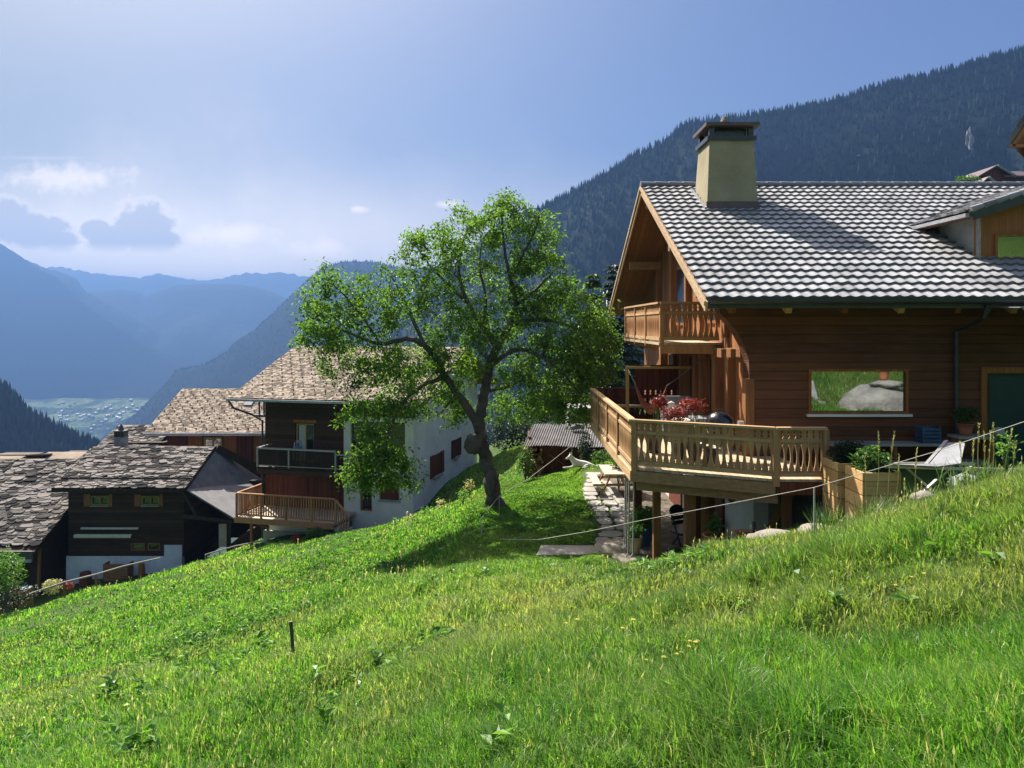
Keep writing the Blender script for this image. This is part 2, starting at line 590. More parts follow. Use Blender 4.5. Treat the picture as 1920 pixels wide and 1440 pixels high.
TC = [(0, 0, -1.66), (0, -5, -.9), (6, -5, 1.0), (-7, -5, -2.6), (6, 0, .2), (-7, 0, -3.5), (12, 2, 1.9), (14, 5.5, -1.9), (11, 6.2, -2.75), (-16, -3, -5.4),
      (-16, 6, -7.2), (-28, 6, -11), (-30, 20, -13.2),
      tp(960, 1440, 4.15), tp(0, 1440, 6.9), tp(1920, 1440, 2.9), tp(1920, 1150, 4.8), tp(1500, 1200, 5.6), tp(960, 1200, 7.6), tp(480, 1200, 11),
      tp(700, 1100, 12.5), tp(0, 1260, 17), tp(0, 1164, 29), tp(230, 1100, 32), tp(460, 1043, 33), tp(640, 1004, 32), tp(780, 975, 29.5),
      tp(1060, 1056, 16.2), tp(905, 1012, 19), tp(930, 946, 23.2), tp(1100, 886, 29), tp(1020, 884, 31), tp(1140, 975, 20.5),
      tp(1200, 1072, 14.6), tp(1340, 1050, 11.6), tp(1450, 1026, 10.6), tp(1560, 1006, 9.8), tp(1740, 960, 9.2), tp(1920, 902, 8.7),
      tp(860, 985, 22.5), tp(800, 1060, 18.5), (2, 26, -5.75), (3.5, 22, -5.5), (3.5, 33, -6.0), (8, 33, -5.0), (1.5, 18, -5.42), (.8, 20.5, -5.48), (.6, 25, -5.68),
      (-12.7, 39.8, -11.4), (-5.07, 38, -10.0), (-2.4, 48, -9.2), tp(935, 868, 40), tp(945, 850, 47), (4, 44, -7.0), (-20, 46, -14.9), (-28, 46, -16.2),
      (-21.8, 35, -14.4), (-34, 36, -17.5), (-20, 60, -18), (-40, 55, -23), (-4, 62, -11), (10, 60, -5), (24, 60, 2.5), (26, 30, 4), (24, 12, 3.4), (24, 0, 5.5), (9, 12.5, -2.8),
      (12, 8.5, -2.78), (16, 18, -1), (6, 4.6, -.35)]
TC = np.array(TC, float)


def _U(r2):
    return .5 * r2 * np.log(r2 + 1e-9)


_d = ((TC[:, None, :2] - TC[None, :, :2]) ** 2).sum(-1)
_n = len(TC)
_A = np.zeros((_n + 3, _n + 3))
_A[:_n, :_n] = _U(_d) + np.eye(_n) * .15
_A[:_n, _n] = 1
_A[:_n, _n + 1:] = TC[:, :2]
_A[_n, :_n] = 1
_A[_n + 1:, :_n] = TC[:, :2].T
_wt = np.linalg.solve(_A, np.concatenate([TC[:, 2], [0, 0, 0]]))


def wob(x, y, s, ph=0.0):
    return (np.sin(x * s + 1.3 + ph) * np.cos(y * s * 1.17 + .4 + ph) + .6 * np.sin(x * s * 2.1 - y * s * 1.7 + 2 + ph) + .4 * np.cos(x * s * 3.7 + y * s * 3.1 + ph))


def height(X, Y, detail=True):
    X = np.asarray(X, float)
    Y = np.asarray(Y, float)
    xc, yc = np.clip(X, -40, 26), np.clip(Y, -6, 62)
    z = np.full(X.shape, 0.0)
    flatx, flaty = xc.ravel(), yc.ravel()
    out = np.empty(flatx.shape)
    for i in range(0, len(flatx), 40000):
        a, b = flatx[i:i + 40000], flaty[i:i + 40000]
        r2 = (a[:, None] - TC[None, :, 0]) ** 2 + (b[:, None] - TC[None, :, 1]) ** 2
        out[i:i + 40000] = _U(r2) @ _wt[:_n] + _wt[_n] + _wt[_n + 1] * a + _wt[_n + 2] * b
    z = out.reshape(X.shape)
    if detail:
        z = z + .045 * wob(X, Y, 1.1) + .025 * wob(X, Y, 2.9, 1.7)
        # narrow grazing steps running across the open slope
        ph = (X * .62 + Y * .16) * 3.1 + .8 * wob(X, Y, .35)
        z = z + .055 * np.sin(ph) * sstep(.3, -1.5 + 0 * X, X - .12 * Y + 0) * (1 - sstep(34, 44, Y)) if False else z + .05 * np.sin(ph) * (1 - sstep(-1.0, 2.5, X)) * (1 - sstep(34, 44, Y))
    # ground cut flat under the deck and on the terrace by the house
    m1 = sstep(2.1, 2.9, X) * sstep(13.4, 15.0, Y) * (1 - sstep(5.5, 6.0, X)) * (1 - sstep(29, 32, Y))
    z = z * (1 - m1) - 5.46 * m1
    m2 = sstep(5.6, 6.3, X) * sstep(9.9, 10.9, Y) * (1 - sstep(24, 32, Y)) * (1 - sstep(18, 24, X))
    z = z * (1 - m2) - 2.8 * m2
    # beyond the village
    dl, dr, df, db = np.maximum(-40 - X, 0), np.maximum(X - 26, 0), np.maximum(Y - 62, 0), np.maximum(-6 - Y, 0)
    z = z - .42 * dl + .33 * np.minimum(dr, 260) - .20 * np.minimum(df, 60) - .5 * np.maximum(df - 60, 0) + .22 * np.minimum(db, 200)
    return np.maximum(z, -480 + 4 * wob(X, Y, .004))


def hz(x, y):
    return float(height(np.array([x]), np.array([y]), False)[0])


def hit(px, py, y0=2.5, y1=60):
    """where the sight line through a photo pixel meets the meadow"""
    ys = np.linspace(y0, y1, 1500)
    z = height((px - CX) / F * ys, ys)
    k = np.nonzero((HY - py) / F * ys < z)[0]
    y = ys[k[0]] if len(k) else y1
    x = (px - CX) / F * y
    return Vector((x, y, hz(x, y)))


def axis(a, b, st, far, g=1.16):
    c = list(np.arange(a, b + 1e-6, st))
    s, x = st, b
    while x < far:
        s *= g
        x += s
        c.append(x)
    s, x = st, a
    while x > -far:
        s *= g
        x -= s
        c.insert(0, x)
    return np.array(c)


gx, gy = axis(-32, 16, .2, 11000), axis(-4, 50, .2, 11000)
GX, GY = np.meshgrid(gx, gy)
GZ = height(GX, GY)
nx, ny = len(gx), len(gy)
idx = np.arange(nx * ny).reshape(ny, nx)
quads = np.stack([idx[:-1, :-1], idx[:-1, 1:], idx[1:, 1:], idx[1:, :-1]], -1).reshape(-1, 4)
t = NT('meadow_soil')
a = t.noise(t.pos(), .6, 4, .6)
b = t.noise(t.pos(), 9, 5, .7)
f = t.math('ADD', t.math('MULTIPLY', a, .55), t.math('MULTIPLY', b, .45))
col = t.ramp(f, [(.3, (.018, .035, .008)), (.52, (.045, .085, .016)), (.75, (.10, .11, .035))])
M['soil'] = t.done(t.bsdf(col, .9, t.bump(b, .8, .05), .1))
ground = fast_mesh('ground', np.stack([GX, GY, GZ], -1).reshape(-1, 3), quads, None, M['soil'], smooth=True)
tag(ground, kind='structure')

# ------------------------------------------------------------------ mountains
def m_mount(name, forest, rock, meadow, k_meadow, zscale=1.0):
    t = NT(name)
    big = t.noise(t.pos((1, 1, 1.6)), .006 * zscale, 6, .6)
    mid = t.noise(t.pos(), .03 * zscale, 5, .65)
    fine = t.noise(t.pos((1, 1, .35)), .16 * zscale, 3, .7)
    f = t.math('ADD', t.math('MULTIPLY', big, .6), t.math('MULTIPLY', mid, .4))
    c = t.mix(fine, tuple(x * .55 for x in forest), tuple(x * 1.4 for x in forest))
    c = t.mix(t.math('MULTIPLY', t.math('SUBTRACT', f, k_meadow), 14, clamp=True), c, meadow)
    c = t.mix(t.math('MULTIPLY', t.math('SUBTRACT', t.noise(t.pos(),   .018 * zscale, 6, .68), .76), 18, clamp=True), c, rock)
    return t.done(t.bsdf(c, .95, t.bump(fine, .5, 3.0 / zscale), .05))


def mountain(name, crest, D, base, mat, depth=.45, na=160, nr=26, amp=.02, seed=0, rough=1.0, dD=None):
    """ridge: crest = photo points of its skyline, D = distance, base = height of its foot"""
    px = np.array([c[0] for c in crest], float)
    py = np.array([c[1] for c in crest], float)
    xs = np.linspace(px[0], px[-1], na)
    ys = np.interp(xs, px, py)
    u, v = (xs - CX) / F, (HY - ys) / F
    Dl = D * (1 + (0 if dD is None else np.interp(xs, px, dD)))
    ts = np.concatenate([np.linspace(0, 1, nr), np.linspace(1, 1.7, 6)[1:]])
    V = []
    for j, tt in enumerate(ts):
        for i in range(na):
            d = Dl[i] if hasattr(Dl, '__len__') else Dl
            zc = v[i] * d
            y = d * (1 - depth * (1 - tt)) if tt <= 1 else d * (1 + .5 * (tt - 1))
            prof = tt ** 1.15 if tt <= 1 else 1 - (tt - 1) * .9
            x = u[i] * (d if tt <= 1 else y)
            if tt <= 1:
                x = u[i] * (y + (d - y) * .55)
            h = base + (zc - base) * prof
            q = Vector((x / D * 9, y / D * 9, seed * 5.7))
            n1 = mnoise.fractal(q, 1.0, 2.0, 6)
            edge = (1 - abs(2 * min(tt, 1) - 1)) if tt < 1 else .0
            h += (zc - base) * (.16 * n1 * edge * rough)
            if abs(tt - 1) < 1e-6:
                h += amp * D * .05 * mnoise.fractal(Vector((xs[i] * .09, seed, 0)), .9, 2.1, 4)
            V.append((x, y, h))
    n = len(ts)
    idx = np.arange(na * n).reshape(n, na)
    q = np.stack([idx[:-1, :-1], idx[:-1, 1:], idx[1:, 1:], idx[1:, :-1]], -1).reshape(-1, 4)
    V = np.array(V)
    ob = fast_mesh(name, V, q, None, mat, smooth=True)
    tag(ob, kind='structure')
    return V.reshape(n, na, 3)


MT1 = m_mount('wooded_mountain', (.010, .020, .014), (.20, .19, .17), (.035, .06, .028), .60)
MT2 = m_mount('far_mountain', (.006, .014, .014), (.12, .12, .12), (.045, .065, .035), .62, .4)
MT3 = m_mount('distant_mountain', (.02, .03, .03), (.14, .14, .14), (.05, .065, .05), .66, .15)
g_right = mountain('mountain_right', [(560, 800), (680, 690), (800, 570), (930, 430), (1020, 392), (1050, 376), (1130, 335), (1200, 290), (1258, 262), (1275, 243), (1300, 233), (1420, 220), (1480, 210),
                              (1560, 196), (1650, 166), (1720, 150), (1800, 131), (1860, 112), (1920, 98), (2050, 60), (2250, 40), (2500, 30)], 900, -330, MT1, .62, 260, 60, .03, 1,
                   dD=[.35, .25, .15, .08, .03, .03, 0, 0, 0, 0, 0, 0, 0, 0, 0, 0, 0, 0, 0, 0, 0, 0])
g_near = mountain('hill_left', [(-420, 640), (-200, 670), (-60, 705), (0, 728), (22, 738), (50, 775), (100, 802), (150, 826), (185, 842), (260, 880), (340, 930)], 640, -330, MT1, .4, 140, 26, .05, 2)
g_mid = mountain('mountain_middle', [(180, 850), (230, 800), (262, 770), (310, 722), (330, 695), (385, 683), (420, 664), (445, 640), (480, 618), (520, 580), (548, 553), (590, 514), (610, 500), (650, 490), (695, 491),
                             (760, 505), (900, 500), (1100, 520)], 2600, -484, MT2, .32, 200, 30, .03, 3)
g_left = mountain('mountain_left', [(-500, 440), (-300, 435), (-120, 438), (0, 456), (35, 478), (62, 498), (100, 515), (160, 568), (210, 605), (250, 632), (310, 668), (356, 688), (400, 720), (440, 760)], 4000, -484, MT2, .13, 170, 30, .03, 4)
mountain('mountain_left_back', [(-100, 440), (60, 492), (85, 502), (140, 520), (160, 545), (230, 585), (300, 625), (340, 645), (390, 672), (450, 720)], 4400, -484, MT2, .22, 120, 20, .04, 5)
mountain('mountain_table', [(100, 560), (175, 547), (215, 543), (255, 546), (275, 556), (300, 545), (325, 535), (370, 533), (430, 532), (480, 538), (512, 548), (560, 570), (640, 610), (760, 640)], 4900, -484, MT3, .25, 140, 20, .02, 6)
mountain('mountain_range', [(-300, 480), (-100, 500), (60, 505), (110, 500), (165, 510), (200, 515), (262, 521), (300, 512), (330, 520), (375, 526), (412, 523), (440, 516), (470, 511), (500, 514), (525, 510), (560, 516),
                            (590, 520), (700, 530), (900, 520), (1200, 540)], 7000, -484, MT3, .2, 420, 16, .045, 7)


M['farneedle'] = m_rough('far_spruce', (.001, .005, .008), (.012, .025, .022), .012, 1.0, 0, .01, 0.0, .1, tint=.7)


def forest(name, grid, n, hmin, hmax, mat, seed, crest_share=.2, rows=None, keep=1.0):
    """conifers standing on a mountainside, one mass"""
    rg = np.random.default_rng(seed)
    nr, na, _ = grid.shape
    top = rows or 1.0
    k = np.where(rg.random(n) < crest_share, 1.0, rg.random(n) ** .8)
    fj = np.clip(k, 0, 1)
    jmax = int(np.argmax(grid[:, na // 2, 2]))
    fj = fj * (jmax - 1e-3) * 1.0
    fi = rg.random(n) * (na - 1.001)
    j0, i0 = fj.astype(int), fi.astype(int)
    a, b = (fj - j0)[:, None], (fi - i0)[:, None]
    j1 = np.minimum(j0 + 1, jmax)
    p = (grid[j0, i0] * (1 - b) + grid[j0, i0 + 1] * b) * (1 - a) + (grid[j1, i0] * (1 - b) + grid[j1, i0 + 1] * b) * a
    h = hmin + (hmax - hmin) * rg.random(n) ** 1.6
    r = h * (.16 + .1 * rg.random(n))
    m = 5
    ang = np.arange(m) * 2 * math.pi / m
    V = np.zeros((n, m + 1, 3))
    ph = rg.random(n)[:, None] * 6.28
    rr = r[:, None] * (.75 + .5 * rg.random((n, m)))
    V[:, :m, 0] = p[:, None, 0] + rr * np.cos(ang + ph)
    V[:, :m, 1] = p[:, None, 1] + rr * np.sin(ang + ph)
    V[:, :m, 2] = p[:, None, 2] - h[:, None] * .12
    V[:, m, :] = p
    V[:, m, 2] += h
    V[:, m, 0] += r * .15 * rg.standard_normal(n)
    base = (np.arange(n) * (m + 1))[:, None]
    T = np.concatenate([np.stack([base[:, 0] + q, base[:, 0] + (q + 1) % m, base[:, 0] + m], -1) for q in range(m)])
    ti = np.repeat(rg.random(n), m + 1)
    o = fast_mesh(name, V.reshape(-1, 3), None, T, mat, {'tint': ti})
    return tag(o, kind='stuff')


forest('mountain_forest', g_right, 26000, 5, 12, M['farneedle'], 21, .10)
forest('hill_forest', g_near, 9000, 5, 11, M['farneedle'], 22, .10)
forest('far_forest', g_mid, 9000, 5, 10, M['farneedle'], 23, .12)

# pale cliff on the right mountainside
def on_mountain(grid, px, py):
    """nearest front-face vertex seen at a photo pixel"""
    g = grid[:int(np.argmax(grid[:, grid.shape[1] // 2, 2])) + 1].reshape(-1, 3)
    X = CX + F * g[:, 0] / g[:, 1]
    Yp = HY - F * g[:, 2] / g[:, 1]
    k = np.argmin((X - px) ** 2 + (Yp - py) ** 2)
    return Vector(g[k])


for (cx_, cy_, w_, h_, sd) in [(1820, 270, 6, 24, 1), (1656, 272, 14, 12, 4), (1612, 290, 5, 2, 5), (1756, 298, 5, 5, 6)]:
    c = on_mountain(g_right, cx_, cy_)
    s = c.y / F
    b = MB()
    b.blob(c, (w_ * s, 4, h_ * s), .45, 4, 1.6, sd)
    tag(b.build('rock_face', M['rockface'] if sd in (1, 5) else MT1), kind='structure')

# valley floor fan with the town on it
FD0, FD1, FZ0, FZ1 = 2500.0, 3480.0, -486.0, -345.0
tv = NT('valley_slope_mat')
pn = tv.noise(tv.pos(), .006, 5, .6)
pf = tv.noise(tv.pos(), .03, 4, .7)
cm = tv.ramp(tv.math('ADD', tv.math('MULTIPLY', pn, .7), tv.math('MULTIPLY', pf, .3)), [(.42, (.012, .022, .016)), (.50, (.05, .08, .03)), (.56, (.20, .26, .10)), (.62, (.09, .13, .05))])
M['valley'] = tv.done(tv.bsdf(cm, .95, None, .05))


def fan_z(x, d):
    f = (d - FD0) / (FD1 - FD0)
    return FZ0 + (FZ1 - FZ0) * f ** 1.3 + 8 * mnoise.fractal(Vector((x * .006, d * .006, 3)), 1, 2, 4)


vs, fs, na_, nd_ = [], [], 60, 40
for j in range(nd_ + 1):
    for i in range(na_ + 1):
        d = FD0 + (FD1 - FD0) * j / nd_
        x = (-400 + 900 * i / na_ - CX) / F * d
        vs.append((x, d, fan_z(x, d)))
for j in range(nd_):
    for i in range(na_):
        a = j * (na_ + 1) + i
        fs.append((a, a + 1, a + na_ + 2, a + na_ + 1))
b = MB()
b.add(vs, fs)
tag(b.build('valley_slope', M['valley'], None, True), kind='structure')
rg = np.random.default_rng(5)
b = MB()
cents = [(200, 2720, 70, 120), (150, 2640, 50, 80), (265, 2800, 40, 120), (170, 3250, 40, 120), (240, 3150, 35, 120), (300, 2700, 40, 80)]
for k in range(280):
    cpx, cd, spx, sd_ = cents[int(rg.integers(len(cents)))]
    px, D = cpx + spx * rg.standard_normal(), np.clip(cd + sd_ * rg.standard_normal(), FD0 + 20, FD1 - 20)
    x = (px - CX) / F * D
    sx, sy, sz = 3 + 4 * rg.random(), 3 + 4 * rg.random(), 3.5 + 4 * rg.random()
    z = fan_z(x, D)
    c = .95 if rg.random() < .7 else .5
    b.box(x - sx, x + sx, D - sy, D + sy, z - 4, z + sz, c)
    b.add([(x - sx - 1, D - sy - 1, z + sz), (x + sx + 1, D - sy - 1, z + sz), (x + sx + 1, D + sy + 1, z + sz), (x - sx - 1, D + sy + 1, z + sz),
           (x - sx - 1, D, z + sz + 4), (x + sx + 1, D, z + sz + 4)], [(0, 1, 5, 4), (2, 3, 4, 5), (0, 4, 3), (1, 2, 5)], .3 + .6 * rg.random())
M['town'] = m_rough('town_walls', (.07, .065, .06), (.42, .40, .38), .05, .5, .1, .01, .5, tint=1.6)
tag(b.build('valley_town', M['town']), kind='stuff')

# ------------------------------------------------------------------ the air
hm = bpy.data.materials.new('valley_haze')
hm.use_nodes = True
hm.node_tree.nodes.clear()
ho = hm.node_tree.nodes.new('ShaderNodeOutputMaterial')
hv = hm.node_tree.nodes.new('ShaderNodeVolumePrincipled')
hv.inputs['Density'].default_value = 2.7e-4
hv.inputs['Density Attribute'].default_value = ''
hv.inputs['Color'].default_value = (.112, .215, .45, 1)
hv.inputs['Anisotropy'].default_value = .45
hm.node_tree.links.new(hv.outputs[0], ho.inputs['Volume'])
b = MB()
b.box(-12500, 12500, -12500, 12500, -490, 545)
hzo = b.build('haze', hm)
tag(hzo, kind='stuff')
# ------------------------------------------------------------------ shared building helpers
def slab_rows(mb, o, ax, up, L, S, row, wmin, wmax, th, jit, over=1.6, seed=0, dark=None, lift=.0):
    """overlapping stones or shingles on a roof plane: o = eave corner, ax/up = unit vectors"""
    rr = random.Random(seed)
    o, ax, up = Vector(o), Vector(ax).normalized(), Vector(up).normalized()
    n = ax.cross(up).normalized()
    if n.z < 0:
        n = -n
    k, s = 0, 0.0
    while s < S - row * .4:
        x = -rr.random() * wmax * .6
        while x < L:
            w = wmin + (wmax - wmin) * rr.random()
            x0, x1 = max(x, 0), min(x + w - .012, L)
            if x1 - x0 > .04:
                j = jit * (rr.random() - .5)
                j2 = jit * (rr.random() - .5) * .6
                s0, s1 = s + j, min(s + row * over, S + .02)
                h0 = th * (1.0 + .8 * (rr.random() - .3)) + lift
                t = th * (.7 + .6 * rr.random())
                hb = .004 + .008 * rr.random()
                cut = jit * .7 * rr.random()
                p = [o + ax * (x0 + cut * .5) + up * s0 + n * h0, o + ax * (x1 - cut * .5) + up * (s0 + j2) + n * (h0 + jit * .12 * (rr.random() - .5)),
                     o + ax * x1 + up * s1 + n * hb, o + ax * x0 + up * s1 + n * hb]
                c = rr.random()
                if dark and rr.random() < dark:
                    c = -.6
                if jit > .08:       # split stone: broken front edge
                    m1_ = p[0].lerp(p[1], .22 + .2 * rr.random()) - up * (jit * (.15 + .55 * rr.random()))
                    m2_ = p[0].lerp(p[1], .6 + .2 * rr.random()) - up * (jit * (.1 + .55 * rr.random()))
                    q6 = [p[0], m1_, m2_, p[1], p[2], p[3]]
                    mb.prism(q6, n * t, c)
                else:
                    mb.hexa(p + [q + n * t for q in p], c)
            x += w
        s += row
        k += 1


def roof_slab(mb, o, ax, up, L, S, th, c=.5):
    o, ax, up = Vector(o), Vector(ax).normalized(), Vector(up).normalized()
    n = ax.cross(up).normalized()
    if n.z < 0:
        n = -n
    p = [o, o + ax * L, o + ax * L + up * S, o + up * S]
    mb.hexa([q - n * th for q in p] + p, c)


def baluster_panel(mb, p0, p1, z0, z1, pitch, gap=.62, th=.026, n=None, style=0):
    """cut-out balusters between two points; gaps are spindle shaped"""
    p0, p1 = Vector(p0), Vector(p1)
    d = p1 - p0
    L = d.length
    d.normalize()
    nr = Vector((-d.y, d.x, 0)) * th
    n = n or max(2, round(L / pitch))
    pt = L / n
    prof = [(0, .0), (.035, .0), (.07, .22), (.10, .10), (.16, .32), (.25, .62), (.38, .90), (.5, 1.0), (.64, .92), (.76, .62), (.84, .30), (.88, .10), (.92, .24), (.96, .0), (1, .0)]
    if style == 1:
        prof = [(0, 0), (.08, 0), (.2, .5), (.32, .9), (.42, .5), (.5, .22), (.58, .5), (.75, .9), (.9, .4), (.95, 0), (1, 0)]
    H = z1 - z0
    for i in range(n):
        c = (i + .5) * pt
        poly = []
        for h, g in prof:
            poly.append((c + pt / 2 - .001 - g * gap * pt / 2, z0 + h * H))
        for h, g in reversed(prof):
            poly.append((c - pt / 2 + .001 + g * gap * pt / 2, z0 + h * H))
        mb.prism([Vector((p0.x + d.x * s, p0.y + d.y * s, z)) - nr / 2 for s, z in poly], nr, .3 + .4 * R.random())


def ornate_railing(deck, p0, p1, zf, zt, mats, pitch=.116, post_at=(), postw=.1, endposts=True):
    """sub-parts: handrail, rails, cut-out board panel, posts"""
    p0, p1 = Vector(p0), Vector(p1)
    H = zt - zf
    at = lambda z: (Vector((p0.x, p0.y, z)), Vector((p1.x, p1.y, z)))
    b = MB()
    b.bar(*at(zt - .022), .13, .045)
    b.build('handrail', mats[1], deck)
    for nm, zz, hh, ww in (('middle_rail', zf + H * .735, .055, .06), ('bottom_rail', zf + .085, .075, .06)):
        b = MB()
        b.bar(*at(zz), ww, hh)
        b.build(nm, mats[1], deck)
    b = MB()
    baluster_panel(b, p0, p1, zf + .12, zf + H * .735 - .025, pitch, .66)
    b.build('baluster_panel', mats[0], deck)
    b = MB()
    baluster_panel(b, p0, p1, zf + H * .735 + .025, zt - .046, pitch, .42, style=1)
    b.build('frieze_panel', mats[0], deck)
    L = (p1 - p0).length
    for s in post_at:
        q = p0 + (p1 - p0) * (s / L)
        b = MB()
        b.bar((q.x, q.y, zf - .12), (q.x, q.y, zt - .047), postw, postw, up=(p1 - p0).normalized())
        b.build('post', mats[0], deck)


def window(parent, x0, x1, y, z0, z1, fr, gl, fw=.07, dep=.06, mull=(), sill=None, xf=None, name='window', bars=()):
    """frame > pane (> sill) facing -y at depth y"""
    b = MB(xf)
    b.box(x0, x1, y - dep, y + .03, z1 - fw, z1)
    b.box(x0, x1, y - dep, y + .03, z0, z0 + fw)
    b.box(x0, x0 + fw, y - dep, y + .03, z0 + fw, z1 - fw)
    b.box(x1 - fw, x1, y - dep, y + .03, z0 + fw, z1 - fw)
    for m in mull:
        b.box(m - fw * .5, m + fw * .5, y - dep + .004, y + .03, z0 + fw, z1 - fw)
    for m in bars:
        b.box(x0 + fw, x1 - fw, y - dep + .008, y + .02, m - .015, m + .015)
    w_ = b.build(name, fr, parent)
    b = MB(xf)
    b.box(x0 + fw * .9, x1 - fw * .9, y - .012, y + .012, z0 + fw * .9, z1 - fw * .9)
    b.build('pane', gl, w_)
    if sill:
        b = MB(xf)
        b.box(x0 - .05, x1 + .05, y - dep - .07, y - dep + .03, z0 - .05, z0)
        b.build('sill', sill, w_)
    return w_


def wall_with_holes(mb, x0, x1, z0, z1, y0, y1, holes):
    """box wall in the xz plane with rectangular openings (x0,x1,z0,z1)"""
    xs = sorted({x0, x1, *[h[0] for h in holes], *[h[1] for h in holes]})
    for a, b_ in zip(xs[:-1], xs[1:]):
        hs = sorted([h for h in holes if h[0] <= a + 1e-6 and h[1] >= b_ - 1e-6], key=lambda h: h[2])
        z = z0
        for h in hs:
            if h[2] > z:
                mb.box(a, b_, y0, y1, z, h[2])
            z = h[3]
        if z < z1:
            mb.box(a, b_, y0, y1, z, z1)


# ------------------------------------------------------------------ the chalet
CH = thing('chalet', 'large dark timber chalet with grey tiled roof, tapered chimney and carved wooden deck', 'chalet', (9, 20, -2.8))
XG, XW, YE, YW, YA, YF = 3.74, 4.88, 14.2, 15.2, 21.24, 28.28
ZE, ZA = .50, 3.98
XR = 24.0
ZF = -2.685                                   # deck floor
up1 = Vector((0, YA - YE, ZA - ZE))
SL = up1.length
up1n = up1.normalized()
n1 = Vector((0, -up1n.z, up1n.y))

b = MB()
wall_with_holes(b, XW, 9.62, -2.85, .62, YW, YW + .3, [(6.10, 8.14, -1.82, -.90)])
b.box(9.62, 10.78, YW, YW + .3, -.86, .62)
b.box(10.78, 20, YW, YW + .3, -2.85, .62)
# corbelled log ends at the corner, curved
cur = [(XW, -1.15), (XW - .01, -.72), (XW - .10, -.42), (XW - .24, -.16), (XW - .42, .06), (XW - .6, .25), (XW - .62, .40), (XW, .52)]
b.prism([(x, YW + .001, z) for x, z in cur], (0, .42, 0))
b.build('front_wall', M['log'], CH)
b = MB()
b.box(XW - .09, XW + .09, YW - .03, YW + .2, -2.85, -1.1)
b.build('corner_board', M['beam'], CH)
# gable wall with everything that stands proud of it
b = MB()
gy = [(YW + .3, -2.75), (YF - 1.0, -2.75), (YF - 1.0, ZE + .36), (YA, ZA - .35), (YW + .3, ZE + .36)]
b.prism([(XW, y, z) for y, z in gy], (.28, 0, 0))
b.build('gable_wall', M['gable'], CH)
for y, w_, d_, zt in ((16.15, .26, .16, -.5), (17.05, .30, .20, -.5), (18.2, .22, .24, -.5), (19.1, .34, .15, -.5), (20.3, .2, .26, -.5), (21.5, .3, .2, -.5), (23.2, .24, .22, -.5),
                      (16.6, .2, .12, 1.0), (18.5, .24, .16, 1.9), (20.2, .2, .14, 2.7), (22.0, .24, .16, 2.7), (24.2, .2, .14, 1.9)):
    b = MB()
    b.box(XW - d_, XW - .002, y, y + w_, ZF if zt < 0 else -.28, zt)
    b.build('pilaster', M['beam'], CH)
for y0, y1, z0, z1 in ((17.45, 18.1, -2.5, -.75), (19.55, 20.2, -2.5, -.75), (22.0, 22.9, -2.3, -.8), (17.4, 18.3, .05, 1.2), (20.7, 21.8, .0, 1.7)):
    b = MB()
    b.box(XW - .05, XW - .003, y0, y1, z0, z1)
    w_ = b.build('window', M['soffit'], CH)
    b = MB()
    b.box(XW - .058, XW - .05, y0 + .09, y1 - .09, z0 + .09, z1 - .09)
    b.build('pane', M['darkglass'], w_)
for y0 in (17.0 + .34, 19.46, 18.62):
    b = MB()
    b.box(XW - .10, XW - .052, y0 - .0, y0 + .08, -2.45, -.8)
    b.build('shutter', M['orangewood'], CH)

# big window, mirrors the bank behind the viewer
window(CH, 6.10, 8.14, YW + .05, -1.82, -.90, M['orangewood'], M['bigglass'], .05, .07, sill=M['white'])
# door
b = MB()
b.box(9.62, 9.74, YW - .05, YW + .1, -2.8, -.86)
b.box(10.66, 10.78, YW - .05, YW + .1, -2.8, -.86)
b.box(9.74, 10.66, YW - .05, YW + .1, -.98, -.86)
d_ = b.build('door_frame', M['orangewood'], CH)
b = MB()
b.box(9.74, 10.66, YW + .06, YW + .1, -2.8, -.98)
b.box(9.82, 10.58, YW + .045, YW + .06, -2.7, -2.0)
b.box(9.82, 10.58, YW + .045, YW + .06, -1.9, -1.06)
b.build('door', M['teal'], d_)
# lower storey: white walls under the deck
b = MB()
b.box(XW + .1, XW + .12 + .28, YW + .05, 24.5, -5.6, -2.86)
b.build('cellar_wall', M['white'], CH)
b = MB()
b.box(XW + .12 + .281, XW + .66, YW + .02, YW + .3, -5.6, -2.86)
b.build('cellar_pier', M['cream'], CH)
b = MB()
b.box(XW + .66, 6.2, YW + .9, YW + 1.1, -5.6, -2.9)
b.box(5.95, 6.2, 12.2, YW + .9, -5.6, -2.95)
b.build('cellar_recess', M['stonedk'], CH)
for y0, w_, zt in ((17.3, .9, -3.0), (18.88, .9, -3.1), (21.6, 1.6, -3.1)):
    b = MB()
    b.box(XW + .04, XW + .098, y0, y0 + w_, -5.46, zt)
    b.build('cellar_door', M['redbrown'], CH)

# roof: near and far slope, boards below, tiles above
b = MB()
roof_slab(b, (XG, YE, ZE), (1, 0, 0), up1, XR - XG, SL, .12)
roof_slab(b, (XG, YF, ZE), (1, 0, 0), Vector((0, YA - YF, ZA - ZE)), XR - XG, SL, .12)
b.build('roof_boarding', M['soffit'], CH)

ROWS, TW = 23, .235
ex = SL / ROWS


